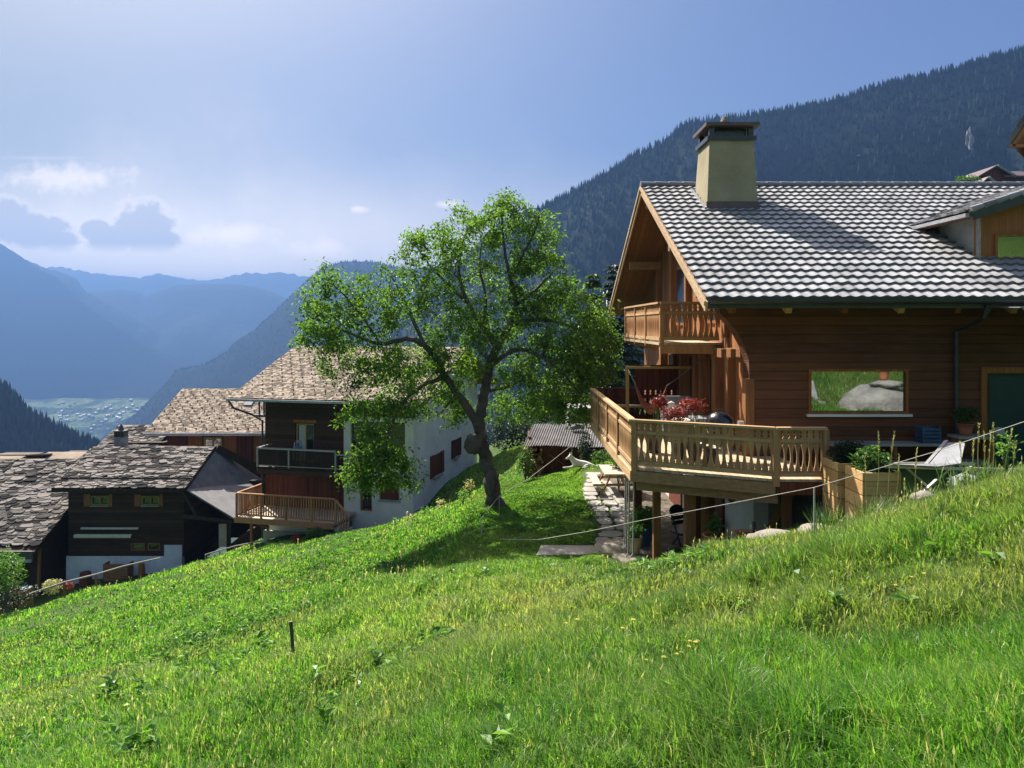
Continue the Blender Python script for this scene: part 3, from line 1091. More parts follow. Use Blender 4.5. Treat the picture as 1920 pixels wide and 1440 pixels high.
def tile_rows(name, y0, sgn, parent, xa, xb, clip=None):
    prof = [(0, .008), (.12, .0), (.30, .002), (.45, .012), (.60, .027), (.75, .032), (.88, .022), (1.0, .008)]
    V, Q, T = [], [], []
    upn = Vector((0, sgn * up1n.y, up1n.z))
    nn = Vector((0, -sgn * up1n.z, up1n.y))
    for k in range(ROWS):
        for i in range(int((xb - xa) / TW)):
            x0 = xa + i * TW
            s0 = k * ex - .02 + R.uniform(-.006, .006)
            s1 = (k + 1) * ex + .03
            if clip and clip(x0 + TW / 2, s0):
                continue
            base = len(V)
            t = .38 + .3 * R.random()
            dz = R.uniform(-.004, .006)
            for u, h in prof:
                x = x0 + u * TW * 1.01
                for s, lift, hs, tt in ((s0, .006, .4, -.3), (s0, .066 + dz, 1.0, -.1), (s0, .066 + dz, 1.0, t), (s1, .014, .8, t + .1)):  # front edges tinted darker: painted shade that deepens the row lines
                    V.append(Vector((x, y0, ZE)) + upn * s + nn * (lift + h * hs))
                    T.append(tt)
            for j in range(len(prof) - 1):
                a = base + j * 4
                Q.append((a, a + 4, a + 5, a + 1))
                Q.append((a + 2, a + 6, a + 7, a + 3))
    return fast_mesh(name, np.array([tuple(v) for v in V]), Q, None, M['tile'], {'tint': T}, parent)


# dormer occupies part of the near slope

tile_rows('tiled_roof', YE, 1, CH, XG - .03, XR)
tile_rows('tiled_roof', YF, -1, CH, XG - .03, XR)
b = MB()
for i in range(int((XR - XG) / .40)):
    x = XG - .05 + i * .40
    r0, r1 = .105, .125
    pr = []
    for a in np.linspace(-.25, math.pi + .25, 9):
        pr.append((math.cos(a), math.sin(a)))
    vs, fs = [], []
    for (xx, r) in ((x, r1), (x + .43, r0)):
        for ca, sa in pr:
            vs.append((xx, YA + ca * r * 1.25, ZA + .035 + sa * r))
    m = len(pr)
    fs = [(j, j + 1, m + j + 1, m + j) for j in range(m - 1)] + [tuple(range(m))]
    b.add(vs, fs, R.random())
b.build('ridge_tiles', M['ridge'], CH)
# barge boards, fascia, gutter, rafter tails
for y0, sg in ((YE, 1), (YF, -1)):
    upn = Vector((0, sg * up1n.y, up1n.z))
    nn = Vector((0, -sg * up1n.z, up1n.y))
    for k, (dx, w_, h_, off) in enumerate(((-.022, .04, .20, -.10), (-.062, .036, .09, -.03))):
        b = MB()
        o = Vector((XG + dx, y0, ZE)) + nn * off - upn * .12
        b.bar(o, o + upn * (SL + .10), w_, h_, up=nn)
        b.build('barge_board', M['bargeb'], CH)
b = MB()
b.box(XG + .02, XR, YE - .055, YE - .012, ZE - .17, ZE + .03)
b.build('fascia', M['darkmetal'], CH)
b = MB()
g = [(math.cos(a) * .075, math.sin(a) * .075) for a in np.linspace(math.pi, 2 * math.pi, 9)]
g = g + [(x * .86, z * .86) for x, z in reversed(g)]
b.prism([(XG + .03, YE - .135 + x, ZE - .02 + z) for x, z in g], (XR - XG, 0, 0))
b.build('gutter', M['darkmetal'], CH)
b = MB()
b.tube([(9.08, YE - .13, ZE - .1), (9.08, YE + .0, ZE - .35), (9.08, YW - .09, ZE - .62), (9.08, YW - .09, -2.8)], .045, 10)
b.build('downpipe', M['darkmetal'], CH)
for i in range(13):
    x = 4.3 + i * 1.1
    b = MB()
    o = Vector((x, YE + .12, ZE)) - n1 * .21
    b.bar(o, o + up1n * 2.2, .12, .17, up=n1)
    b.build('rafter_tail', M['yellowwood'] if i % 2 else M['soffit'], CH)
for (y, z) in ((YE + 1.4, ZE + .2), (YA, ZA - .52), (YF - 1.4, ZE + .2), (YE + 4.0, ZE + 1.45), (YF - 4.0, ZE + 1.45)):
    b = MB()
    b.bar((XG + .12, y, z), (XW + .3, y, z), .18, .24)
    b.build('purlin', M['beamx'], CH)

# chimney
CHM = sub('chimney', CH, (5.75, 19.9, 3.3))
x0, x1, ya, yb = 5.04, 6.42, 19.18, 20.72
zb, zt = 2.55, 4.84
tx0, tx1, tya, tyb = 5.17, 6.32, 19.36, 20.5
b = MB()
b.hexa([(x0, ya, zb), (x1, ya, zb), (x1, yb, zb), (x0, yb, zb), (tx0, tya, zt), (tx1, tya, zt), (tx1, tyb, zt), (tx0, tyb, zt)])
b.build('chimney_shaft', M['cream'], CHM)
b = MB()
s = .075
zc = 3.28
lerp = lambda a, c, z: a + (c - a) * (z - zb) / (zt - zb)
b.hexa([(x0 - s, ya - s, zb), (x1 + s, ya - s, zb), (x1 + s, ya + .1, zb), (x0 - s, ya + .1, zb)] +
       [(lerp(x0, tx0, 3.22) - .02, lerp(ya, tya, 3.22) - .02, 3.22), (lerp(x1, tx1, 3.22) + .02, lerp(ya, tya, 3.22) - .02, 3.22), (lerp(x1, tx1, 3.22) + .02, ya + .1, 3.22), (lerp(x0, tx0, 3.22) - .02, ya + .1, 3.22)])
b.build('front_flashing', M['copper'], CHM)
b = MB()
o = Vector((x0 - .03, ya - .04, 2.98))
b.bar(o, o + up1n * 1.75, .06, .16, up=n1)
b.build('side_flashing', M['zinc'], CHM)
b = MB()
b.box(tx0 - .07, tx1 + .06, tya - .07, tyb + .06, zt, zt + .11)
b.build('collar', M['darkmetal'], CHM)
b = MB()
for xx in (tx0 + .0, tx1 - .13):
    for yy in (tya + .0, tyb - .13):
        b.box(xx, xx + .13, yy, yy + .13, zt + .11, zt + .36)
b.box(tx0 + .14, tx1 - .14, tya + .16, tyb - .16, zt + .11, zt + .34)
b.build('flue', M['black'], CHM)
b = MB()
b.box(tx0 - .12, tx1 + .13, tya - .14, tyb + .14, zt + .36, zt + .45)
b.build('cap_slab', M['copper'], CHM)
b = MB()
b.blob((5.72, 19.9, zt + .60), (.11, .13, .21), .25, 2, 1.4, 3)
b.build('cap_stone', M['boulder'], CHM)

# dormer on the right
DM = sub('dormer', CH, (12.4, 16.5, 1.2))
yd, y0d, y1d = 16.05, 15.7, 21.0
xm, zap, xl, zev = 13.0, 3.47, 9.72, 2.38
xw = 10.15
b = MB()
b.prism([(xw, yd, 1.2), (2 * xm - xw, yd, 1.2), (2 * xm - xw, yd, 2.4), (xm, yd, 3.3), (xw, yd, 2.4)], (0, .2, 0))
b.build('dormer_wall', M['gable'], DM)
window(DM, 10.46, 11.3, yd - .004, 1.42, 1.98, M['orangewood'], M['glass'], .05, .05)
b = MB()
b.prism([(xw, yd + .2, 1.25), (xw, yd + 2.2, 2.32), (xw, yd + .2, 2.4)], (.12, 0, 0))
b.build('dormer_cheek', M['concrete'], DM)
for yy in (17.35, 16.0):
    b = MB()
    b.box(xw - .05, xw - .002, yy, yy + .1, 1.3, 2.36)
    b.build('cheek_post', M['concrete'], DM)
dl = Vector((xm - xl, 0, zap - zev))
dln = dl.normalized()
dn = Vector((-dln.z, 0, dln.x))
b = MB()
roof_slab(b, (xl, y1d, zev), (0, -1, 0), dl, y1d - y0d, dl.length, .12)
roof_slab(b, (2 * xm - xl, y1d, zev), (0, -1, 0), Vector((-dl.x, 0, dl.z)), y1d - y0d, dl.length, .12)
b.build('dormer_boarding', M['soffit'], DM)
b = MB()
slab_rows(b, (xl - .06, y1d, zev + .01), (0, -1, 0), dl, y1d - y0d, dl.length, .30, .22, .24, .03, .02, 1.25, 4)
slab_rows(b, (2 * xm - xl + .06, y1d, zev + .01), (0, -1, 0), (-dl.x, 0, dl.z), y1d - y0d, dl.length, .30, .22, .24, .03, .02, 1.25, 5)
for k in range(12):
    o = Vector((xl + .02, y0d + .02, zev + .07)) + dln * (.28 * k)
    b.tube([o, o + dln * .3], [.085, .07], 8, R.random())
b.build('dormer_tiles', M['tile'], DM)
b = MB()
o = Vector((xl + .02, y0d - .02, zev - .06))
b.bar(o, o + dln * 3.4, .04, .20, up=dn)
o = Vector((2 * xm - xl - .02, y0d - .02, zev - .06))
b.bar(o, o + Vector((-dln.x, 0, dln.z)) * 3.4, .04, .20, up=(0, 0, 1))
b.build('dormer_fascia', M['darkmetal'], DM)
b = MB()
b.bar((xl - .05, y0d, zev - .04), (xl - .05, 17.9, zev - .04), .09, .08)
b.build('dormer_gutter', M['zinc'], DM)

# upper balcony
UB = sub('upper_balcony', CH, (4.1, 19, -.4))
bx, bn, bf, zb0, zb1 = 3.46, 17.25, 22.4, -.40, .55
mt = (M['balc'], M['railx'])
b = MB()
b.box(bx - .04, XW - .002, bn - .04, bf, zb0 - .06, zb0)
b.build('balcony_floor', M['deck'], UB)
b = MB()
b.box(bx - .02, XW - .2, bn - .06, bn + .06, zb0 - .26, zb0 - .062)
b.build('edge_beam', M['balc'], UB)
for k in range(9):
    y = bn + .5 + k * .55
    b = MB()
    b.prism([(bx + .02, y, zb0 - .06), (XW - .002, y, zb0 - .06), (XW - .002, y, zb0 - .30), (bx + .25, y, zb0 - .22), (bx + .02, y, zb0 - .14)], (0, .14, 0))
    b.build('joist', M['balc'], UB)
for k in range(3):
    b = MB()
    x = 4.42 + k * .2
    b.box(x, x + .11, YW + .43, YW + .75 + k * .1, zb0 - .28, zb0 - .1)
    b.build('bracket', M['beam'], UB)
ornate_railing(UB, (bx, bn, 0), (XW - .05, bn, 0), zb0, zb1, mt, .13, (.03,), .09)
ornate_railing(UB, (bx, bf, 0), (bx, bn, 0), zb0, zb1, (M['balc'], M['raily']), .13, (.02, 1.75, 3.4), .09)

# big deck
DK = sub('deck', CH, (3.5, 17, ZF))
zt = -1.776
A, B, C2, D = (2.28, 21.0), (2.28, 14.0), (4.60, 12.9), (5.48, 12.9)
poly = [A, B, C2, D, (5.48, YW - .002), (XW - .002, YW - .002), (XW - .002, 21.0)]
b = MB()
b.prism([(x, y, ZF - .05) for x, y in poly], (0, 0, .05))
b.build('deck_floor', M['deck'], DK)
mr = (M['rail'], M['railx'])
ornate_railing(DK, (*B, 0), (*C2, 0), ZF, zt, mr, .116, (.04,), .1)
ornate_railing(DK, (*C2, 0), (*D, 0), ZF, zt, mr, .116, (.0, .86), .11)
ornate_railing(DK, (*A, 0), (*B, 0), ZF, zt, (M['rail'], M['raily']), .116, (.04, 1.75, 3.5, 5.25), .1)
ornate_railing(DK, (*A, 0), (XW - .05, 21.0, 0), ZF, zt, (M['redbrown'], M['redbrown']), .15, (), .1)
for p, q, m_, nm in ((B, C2, 'beamx', 'edge_beam'), (C2, D, 'redbrown', 'edge_beam'), (A, B, 'raily', 'edge_beam')):
    b = MB()
    b.bar((p[0], p[1], ZF - .165), (q[0], q[1], ZF - .165), .09, .20)
    b.build(nm, M[m_], DK)
b = MB()
b.bar((B[0] + .12, B[1] + .16, ZF - .36), (C2[0] + .1, C2[1] + .16, ZF - .36), .16, .18)
b.build('lower_beam', M['beamx'], DK)
b = MB()
for k in range(9):
    y = 14.6 + k * .75
    b.bar((2.36, y, ZF - .14), (XW + .1, y, ZF - .14), .09, .17)
b.build('floor_joists', M['beam'], DK)
for x, y, w_, m_ in ((3.36, 14.0, .19, 'beam'), (3.05, 15.6, .15, 'beam'), (3.0, 17.6, .16, 'redbrown'), (3.75, 14.9, .14, 'redbrown'), (4.1, 15.3, .15, 'beam'), (5.05, 13.6, .14, 'beam')):
    b = MB()
    b.box(x - w_ / 2, x + w_ / 2, y - w_ / 2, y + w_ / 2, -5.6, ZF - .27)
    b.build('support_post', M[m_], DK)
b = MB()
b.tube([(3.72, 14.25, -5.6), (3.72, 14.25, ZF - .27)], .075, 12)
b.build('log_post', M['beam'], DK)
for p, q in (((5.42, 14.2, -3.15), (4.85, 14.6, -4.4)), ((4.1, 16.4, -3.0), (4.9, 16.4, -3.9)), ((5.2, 15.0, -2.95), (4.75, 13.7, -2.95))):
    b = MB()
    b.bar(p, q, .11, .13)
    b.build('brace', M['beam'], DK)
b = MB()
b.box(4.94, 5.0, 15.0, 16.6, -3.2, -2.95)
b.build('trim_board', M['redbrown'], DK)
# bar for the hammock and wind screen at the far end
b = MB()
b.bar((3.12, 20.0, -1.14), (4.9, 20.0, -1.14), .07, .07)
b.bar((3.12, 20.0, ZF), (3.12, 20.0, -1.1), .08, .08, up=(1, 0, 0))
b.build('hammock_bar', M['yellowwood'], DK)
b = MB()
b.box(3.5, 4.85, 20.9, 20.95, -1.77, -1.12)
b.build('wind_screen', M['redbrown'], DK)
b = MB()
b.box(2.5, 4.3, 20.2, 20.6, -2.25, -2.2)
b.box(2.55, 2.62, 20.25, 20.55, ZF, -2.25)
b.box(4.15, 4.22, 20.25, 20.55, ZF, -2.25)
b.build('deck_bench', M['railx'], DK)
# deck roof over the terrace wall behind: support steps and retaining wall
b = MB()
b.box(5.5, 5.75, 10.6, 15.19, -5.6, -2.83)
b.build('terrace_wall', M['stonedk'], CH)
# ------------------------------------------------------------------ white and timber house on the left
C0, TH = Vector((-5.07, 38.0, 0)), math.radians(14)
_l, _dd = Vector((-math.cos(TH), math.sin(TH), 0)), Vector((math.sin(TH), math.cos(TH), 0))


def hl(t, s, z):            # t runs left along the front, s runs back
    v = C0 + _l * t + _dd * s
    return (v.x, v.y, z)


def hx(t, s, z):            # mirrored so that boxes keep their orientation
    return hl(-t, s, z)


HL = thing('village_house', 'tall house of dark timber over white render with shingle roof, beyond the apple tree', 'house', hl(4, 5, -11.4))
ML = {}
ML['dark'] = m_wood('dark_upper_boards', (.022, .012, .007), (.085, .042, .022), 'x', 'z', .21, bump=.7)
# local x here = -t (so x from -8.56 to 0)
b = MB(hx)
wall_with_holes(b, -8.56, -3.9, -7.35, -3.6, 0, .3, [(-6.75, -5.65, -7.3, -5.25)])
b.box(-8.56, 0, .3, .31, -7.0, -3.6)
b.box(-3.9, 0, 0, .3, -4.75, -3.6)
b.box(-8.56, -8.26, .3, 11.3, -10.9, -3.6)
b.prism([(-8.56, .31, -3.6), (-8.56, 11.3, -3.6), (-8.56, 5.7, -1.5)], (.28, 0, 0))
b.build('upper_wall', ML['dark'], HL)
b = MB(hx)
b.box(-3.9, -3.5, -.02, .3, -7.35, -4.75)
b.box(-3.5, -.45, -.02, .3, -5.02, -4.75)
b.box(-.45, 0, -.02, .3, -7.35, -4.75)
b.build('white_surround', M['white'], HL)
window(HL, -3.5, -.45, .2, -7.3, -5.02, M['darkmetal'], M['darkglass'], .07, .05, mull=(-2.35, -1.3), xf=hx)
wd = window(HL, -6.75, -5.65, .18, -7.3, -5.25, M['yellowwood'], M['darkglass'], .08, .06, mull=(-6.2,), xf=hx)
b = MB(hx)
b.box(-6.60, -6.22, .135, .16, -7.2, -5.35)
b.build('curtain', M['curtain'], wd)
b = MB(hx)
b.box(-6.85, -5.5, -.03, -.002, -5.2, -5.05)
b.build('lintel', M['orangewood'], HL)
b = MB(hx)
wall_with_holes(b, -3.9, 0, -12.4, -7.36, 0, .3, [(-2.98, -2.3, -9.72, -7.9), (-1.9, -.75, -9.1, -8.0)])
b.box(-.3, 0, .3, 11.4, -11.5, -3.7)
b.prism([(0, .3, -3.7), (0, 11.4, -3.7), (0, 5.7, -1.55)], (-.28, 0, 0))
b.box(-8.5, -3.9, .25, .45, -13.5, -9.75)
b.build('white_wall', M['white'], HL)
b = MB(hx)
wall_with_holes(b, -8.55, -3.9, -9.75, -7.36, .02, .28, [])
b.build('lower_timber_wall', M['redbrown'], HL)
for x0, x1 in ((-8.0, -6.05), (-5.95, -4.1)):
    b = MB(hx)
    b.box(x0, x1, -.03, .015, -9.7, -7.6)
    b.build('shutter', M['shutter'], HL)
window(HL, -2.98, -2.3, .2, -9.72, -7.9, M['orangewood'], M['darkglass'], .1, .06, xf=hx, name='door')
ws = window(HL, -1.9, -.75, .12, -9.1, -8.0, M['concrete'], M['darkglass'], .06, .1, xf=hx, sill=M['concrete'])
for x_ in (-1.84, -1.32):
    b = MB(hx)
    b.box(x_, x_ + .51, .02, .06, -9.05, -8.05)
    b.build('shutter', M['shutter'], ws)
# windows of the side wall
for s0, w_, z0, z1 in ((3.0, 1.1, -8.35, -7.2), (6.6, .7, -7.9, -6.9), (7.0, 1.1, -5.6, -4.5)):
    b = MB(hx)
    b.box(0, .05, s0, s0 + w_, z0, z1)
    w_o = b.build('window', M['shutter'], HL)
    b = MB(hx)
    b.box(.002, .075, s0 - .55, s0 - .03, z0 - .03, z1 + .03)
    b.build('shutter', M['redbrown'], w_o)
    b = MB(hx)
    b.box(.002, .075, s0 + w_ + .03, s0 + w_ + .5, z0 - .03, z1 + .03)
    b.build('shutter', M['redbrown'], w_o)
    b = MB(hx)
    b.box(0, .14, s0 - .1, s0 + w_ + .1, z0 - .12, z0 - .04)
    b.build('sill', M['concrete'], w_o)
b = MB(hx)
b.box(0, .05, .0, 11.4, -11.6, -9.6)
b.build('stone_base', M['concrete'], HL)
# roof
rt0, rt1, rs0 = -10.05, 1.1, -1.15
ze, za, sa = -3.86, -1.30, 5.7
for side in (0, 1):
    o = Vector(hx(rt0, rs0 if side == 0 else 2 * sa - rs0, ze))
    upv = Vector(hx(rt0, sa, za)) - o
    ax = Vector(hx(rt1, 0, 0)) - Vector(hx(rt0, 0, 0))
    L, S = ax.length, upv.length
    b = MB()
    roof_slab(b, o, ax, upv, L, S, .14)
    b.build('roof_boarding', M['soffit'], HL)
    b = MB()
    slab_rows(b, o, ax, upv, L, S, .17, .12, .26, .022, .03, 1.5, 31 + side, dark=.03)
    if side == 0:
        axn, un = ax.normalized(), upv.normalized()
        nn = axn.cross(un)
        nn = nn if nn.z > 0 else -nn
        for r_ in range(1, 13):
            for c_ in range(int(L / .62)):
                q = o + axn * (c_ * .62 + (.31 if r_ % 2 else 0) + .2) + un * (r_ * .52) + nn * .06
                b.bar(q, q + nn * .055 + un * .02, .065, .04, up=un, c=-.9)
    b.build('shingle_roof', M['shingle'], HL)
b = MB(hx)
b.box(rt0, rt1, rs0 - .16, rs0 - .02, ze - .14, ze - .02)
b.build('gutter', M['zinc'], HL)
b = MB(hx)
b.box(rt0 + .05, rt0 + .12, rs0, sa, 0, 0)
pts = [hx(-10.0, -1.2, ze - .12), hx(-9.8, -1.0, ze - .55), hx(-9.2, -.3, ze - .95), hx(-8.66, -.1, ze - 1.3), hx(-8.66, -.1, -11.5)]
b = MB()
b.tube(pts, .055, 8)
b.build('downpipe', M['darkmetal'], HL)
b = MB(hx)
for k in range(4):
    b.box(-9.75 + k * .3, -9.68 + k * .3, 1.2, 1.27, -5.0, -3.95)
b.box(-9.8, -8.57, 1.15, 1.3, -4.05, -3.95)
b.box(-9.9, -8.57, 1.0, 2.6, -5.12, -5.0)
b.build('gable_balcony', M['darkmetal'], HL)
# upper balcony
UB2 = sub('balcony', HL, hl(6, -.6, -7.3))
b = MB(hx)
b.box(-8.2, -3.0, -1.3, -.001, -7.5, -7.38)
b.box(-8.2, -3.7, -1.36, -1.24, -7.75, -7.502)
b.build('balcony_floor', M['barnx'], UB2)
b = MB(hx)
b.box(-3.7, -1.9, -1.36, -1.24, -7.62, -7.5)
b.build('edge_board', M['orangedeck'], UB2)
b = MB(hx)
b.box(-8.22, -3.7, -1.36, -1.24, -6.46, -6.38)
b.box(-8.22, -8.12, -1.24, -.01, -6.46, -6.38)
b.box(-3.7, -1.9, -1.34, -1.26, -6.62, -6.56)
b.box(-8.15, -1.9, -1.33, -1.27, -7.33, -7.29)
b.build('handrail', M['greywood'], UB2)
for x in (-8.18, -6.35, -3.7, -2.0):
    b = MB(hx)
    b.box(x - .04, x + .04, -1.345, -1.255, -7.4, -6.47 if x < -3.6 else -6.63)
    b.build('post', M['greywood'], UB2)
b = MB(hx)
for k in range(48):
    x = -8.1 + k * .0915
    b.box(x, x + .07, -1.315, -1.29, -7.29, -6.47)
for k in range(12):
    x = -3.6 + k * .14
    b.box(x, x + .03, -1.315, -1.29, -7.29, -6.63)
b.build('baluster_panel', M['barn'], UB2)
# lower deck with orange-brown railing
LD = sub('deck', HL, hl(7, -1.5, -9.75))
b = MB(hx)
b.box(-8.75, -3.2, -2.4, -.001, -9.9, -9.78)
b.build('deck_floor', M['tablewood'], LD)
b = MB(hx)
b.box(-8.77, -3.2, -2.46, -2.4, -10.06, -9.78)
b.build('edge_board', M['orangedeck'], LD)


def plain_rail(p0, p1, zb0, zb1, h, parent, xf, m, pitch=.14):
    p0, p1 = Vector(p0), Vector(p1)
    L = (p1 - p0).length
    b = MB(xf)
    b.bar((*p0.xy, zb0 + h), (*p1.xy, zb1 + h), .12, .06)
    b.build('handrail', m, parent)
    b = MB(xf)
    b.bar((*p0.xy, zb0 + .12), (*p1.xy, zb1 + .12), .06, .07)
    n = int(L / pitch)
    for k in range(n + 1):
        q = p0 + (p1 - p0) * (k / n)
        z = zb0 + (zb1 - zb0) * k / n
        w_ = .05 if k % 10 else .09
        b.box(q.x - w_ / 2, q.x + w_ / 2, q.y - w_ / 2, q.y + w_ / 2, z + (.15 if k % 10 else -.1), z + h - .03, R.random())
    b.build('balusters', m, parent)


plain_rail((-8.7, -2.35, 0), (-3.2, -2.35, 0), -9.78, -9.78, 1.2, LD, hx, M['orangedeck'])
plain_rail((-8.7, -.1, 0), (-8.7, -2.3, 0), -9.78, -9.78, 1.2, LD, hx, M['orangedeck'])
plain_rail((-3.15, -2.35, 0), (-2.35, -2.55, 0), -9.78, -10.5, 1.15, LD, hx, M['orangedeck'])
b = MB(hx)
for k in range(4):
    b.box(-3.2 + k * .25, -2.95 + k * .25, -2.4, -1.3, -10.2 - k * .2, -9.98 - k * .2)
b.build('steps', M['concrete'], LD)
b = MB(hx)
b.bar((-8.4, -2.0, -9.95), (-8.3, -.1, -10.9), .12, .14)
b.bar((-8.6, -1.2, -9.9), (-8.6, -1.2, -12.6), .13, .13, up=(1, 0, 0))
b.build('brace', M['beam'], LD)
b = MB(hx)
b.box(-8.45, -5.6, -.35, -.2, -12.6, -11.0)
b.build('grey_panel', M['concrete'], HL)
b = MB(hx)
b.box(-4.9, -3.25, -1.9, -.4, -12.2, -10.15)
b.build('stone_steps_base', M['stonedk'], HL)

# small things by that house
pz = hl(6.1, -.75, -7.38)
t_ = thing('drying_rack', 'slim white and turquoise clothes rack on the black balcony of the white and timber house', 'drying rack', pz)
b = MB()
px_, py_, pz_ = pz
for dx in (-.28, .28):
    b.tube([(px_ + dx, py_ - .2, pz_), (px_ + dx * .9, py_ + .1, pz_ + 1.25)], .018, 6)
for k in range(4):
    b.tube([(px_ - .27, py_ - .1 + .05 * k, pz_ + .4 + .25 * k), (px_ + .27, py_ - .1 + .05 * k, pz_ + .4 + .25 * k)], .014, 6)
b.build('rack_frame', M['alu'], t_)
b = MB()
b.box(px_ - .2, px_ + .2, py_ - .06, py_ - .03, pz_ + .75, pz_ + 1.08)
b.build('cloth', M['bluetarp'], t_)
b = MB()
b.box(px_ - .16, px_ + .12, py_ + .0, py_ + .03, pz_ + 1.2, pz_ + 1.36)
b.build('white_cloth', M['canvas'], t_)

# ------------------------------------------------------------------ barn with stone slab roof
BN = thing('slate_barn', 'low blackened timber house with rough stone slab roof and whitewashed base', 'house', (-24, 48, -15.8))
bx0, bx1, byf, byb = -27.6, -20.4, 46.0, 53.0
b = MB()
wall_with_holes(b, bx0, bx1, -14.35, -9.6, byf, byf + .3, [(-26.2, -25.05, -11.2, -10.6), (-23.05, -21.9, -11.2, -10.6), (-23.7, -22.85, -14.0, -13.55), (-22.65, -21.9, -14.0, -13.55)])
b.box(bx0, bx0 + .3, byf + .3, byb, -15.5, -9.6)
b.box(bx1 - .3, bx1, byf + .3, byb, -15.5, -9.6)
b.prism([(bx1, byf + .3, -9.6), (bx1, byb, -9.6), (bx1, 49.3, -8.4)], (-.3, 0, 0))
b.build('log_wall', M['barnx'], BN)
b = MB()
wall_with_holes(b, bx0 - .1, -21.6, -16.6, -14.35, byf - .06, byf + .32, [])
b.box(-21.6, -20.5, byf - .08, byf + .32, -16.6, -13.65)
b.build('whitewashed_base', M['white2'], BN)
for x0, x1 in ((-26.2, -25.05), (-23.05, -21.9)):
    w_ = window(BN, x0, x1, byf + .1, -11.2, -10.6, M['olivefr'], M['darkglass'], .1, .12, mull=((x0 + x1) / 2,))
    b = MB()
    b.box(x0 - .42, x0 - .02, byf - .04, byf - .003, -11.25, -10.5)
    b.build('shutter', M['beam'], w_)
    b = MB()
    b.box(x1 + .02, x1 + .2, byf - .04, byf - .003, -11.25, -10.5)
    b.build('shutter', M['beam'], w_)
    b = MB()
    b.box(x0, x1, byf - .1, byf + .0, -11.27, -11.2)
    b.build('sill', M['canvas'], w_)
for x0, x1 in ((-23.7, -22.85), (-22.65, -21.9)):
    window(BN, x0, x1, byf + .1, -14.0, -13.55, M['beam'], M['darkglass'], .06, .1)
for side in (0, 1):
    zr, yr = -8.12, 49.25
    o = Vector((-27.95, 44.9 if side == 0 else 53.6, -9.85))
    upv = Vector((0, yr - o.y, zr - o.z))
    b = MB()
    roof_slab(b, o, (1, 0, 0), upv, 8.2, upv.length, .16)
    b.build('roof_boarding', M['barnx'], BN)
    b = MB()
    S = upv.length
    slab_rows(b, o + upv.normalized() * (1.05 if side == 0 else 0), (1, 0, 0), upv, 8.2, S - (1.05 if side == 0 else 0), .19, .22, .80, .05, .14, 1.7, 41 + side)
    if side == 0:
        slab_rows(b, o + Vector((-.1, -.1, -.04)), (1, 0, 0), upv, 8.3, .85, .19, .22, .75, .05, .12, 1.6, 44)
    b.build('stone_slab_roof', M['slate'], BN)
b = MB()
b.box(-27.9, -19.8, 45.75, 45.82, -9.62, -9.42)
b.build('snow_board', M['darkmetal'], BN)
b = MB()
b.box(-27.9, -19.8, 44.78, 44.86, -10.1, -9.9)
b.build('fascia', M['barn'], BN)
b = MB()
b.box(-26.75, -23.2, 45.85, 45.99, -12.66, -12.55)
b.box(-26.8, -23.3, 45.27, 45.33, -12.86, -12.8)
for k in range(24):
    x = -26.85 + k * 3.5 / 24
    b.prism([(x, 45.29, -12.84), (x + .14, 45.29, -12.84), (x + .14, 45.29, -12.99), (x + .07, 45.29, -13.04), (x, 45.29, -12.99)], (0, .01, 0))
b.build('awning', M['awning'], BN)
# lean-to on its right flank, grey sheet roof and open dark shed
A1, A2, A3, A4 = Vector((-19.85, 45.0, -9.95)), Vector((-19.75, 49.4, -8.3)), Vector((-17.3, 52, -11.0)), Vector((-16.4, 43.8, -11.45))
b = MB()
dn_ = Vector((0, 0, -.1))
b.add([A1, A2, A3, A4, A1 + dn_, A2 + dn_, A3 + dn_, A4 + dn_], [(0, 1, 2), (0, 2, 3), (4, 6, 5), (4, 7, 6), (0, 4, 5, 1), (1, 5, 6, 2), (2, 6, 7, 3), (3, 7, 4, 0)])
b.build('lean_to_roof', M['sheet'], BN)
b = MB()
b.bar(A2 + Vector((0, 0, .1)), (-15.6, 52.5, -11.4), .3, .5)
b.build('verge_beam', M['barn'], BN)
b = MB()
b.box(-20.3, -16.6, 50.5, 50.8, -14.5, -10.6)
b.box(-17.0, -16.8, 44.6, 50.5, -14.2, -13.2)
b.bar((-17.0, 44.4, -14.4), (-17.0, 44.4, -11.4), .2, .2, up=(1, 0, 0))
b.bar((-20.2, 44.7, -11.5), (-16.6, 44.2, -11.75), .14, .2)
b.bar((-19.9, 44.8, -10.2), (-19.0, 44.6, -11.5), .12, .14)
b.build('lean_to_frame', M['barn'], BN)
b = MB()
b.box(-18.0, -17.4, 45.4, 45.5, -13.6, -12.2)
b.build('pale_board', M['tablewood'], BN)

# ------------------------------------------------------------------ stone roofed building at the left edge
FL = thing('slate_outbuilding', 'black timber building at the left edge under a broad stone slab roof', 'outbuilding', (-33, 48, -17))
o = Vector((-48, 43, -13.2))
upv = Vector((0, 7.9, 3.95))
b = MB()
roof_slab(b, o, (1, 0, 0), upv, 20.2, upv.length, .18)
roof_slab(b, Vector((-48, 58, -12.8)), (1, 0, 0), Vector((0, -7.1, 3.55)), 20.2, 7.93, .18)
b.build('roof_boarding', M['barnx'], FL)
b = MB()
slab_rows(b, o + upv.normalized() * .5, (1, 0, 0), upv, 20.25, upv.length - .5, .21, .22, .85, .055, .16, 1.7, 51)
slab_rows(b, (-48, 58, -12.8), (1, 0, 0), (0, -7.1, 3.55), 20.2, 7.9, .4, .4, 1.1, .06, .14, 1.7, 52)
b.build('stone_slab_roof', M['slate'], FL)
b = MB()
b.box(-48, -27.8, 42.86, 42.95, -13.55, -13.1)
b.build('eave_board', M['darkmetal'], FL)
b = MB()
b.box(-48, -27.8, 42.7, 42.86, -13.7, -13.56)
b.build('gutter', M['zinc'], FL)
b = MB()
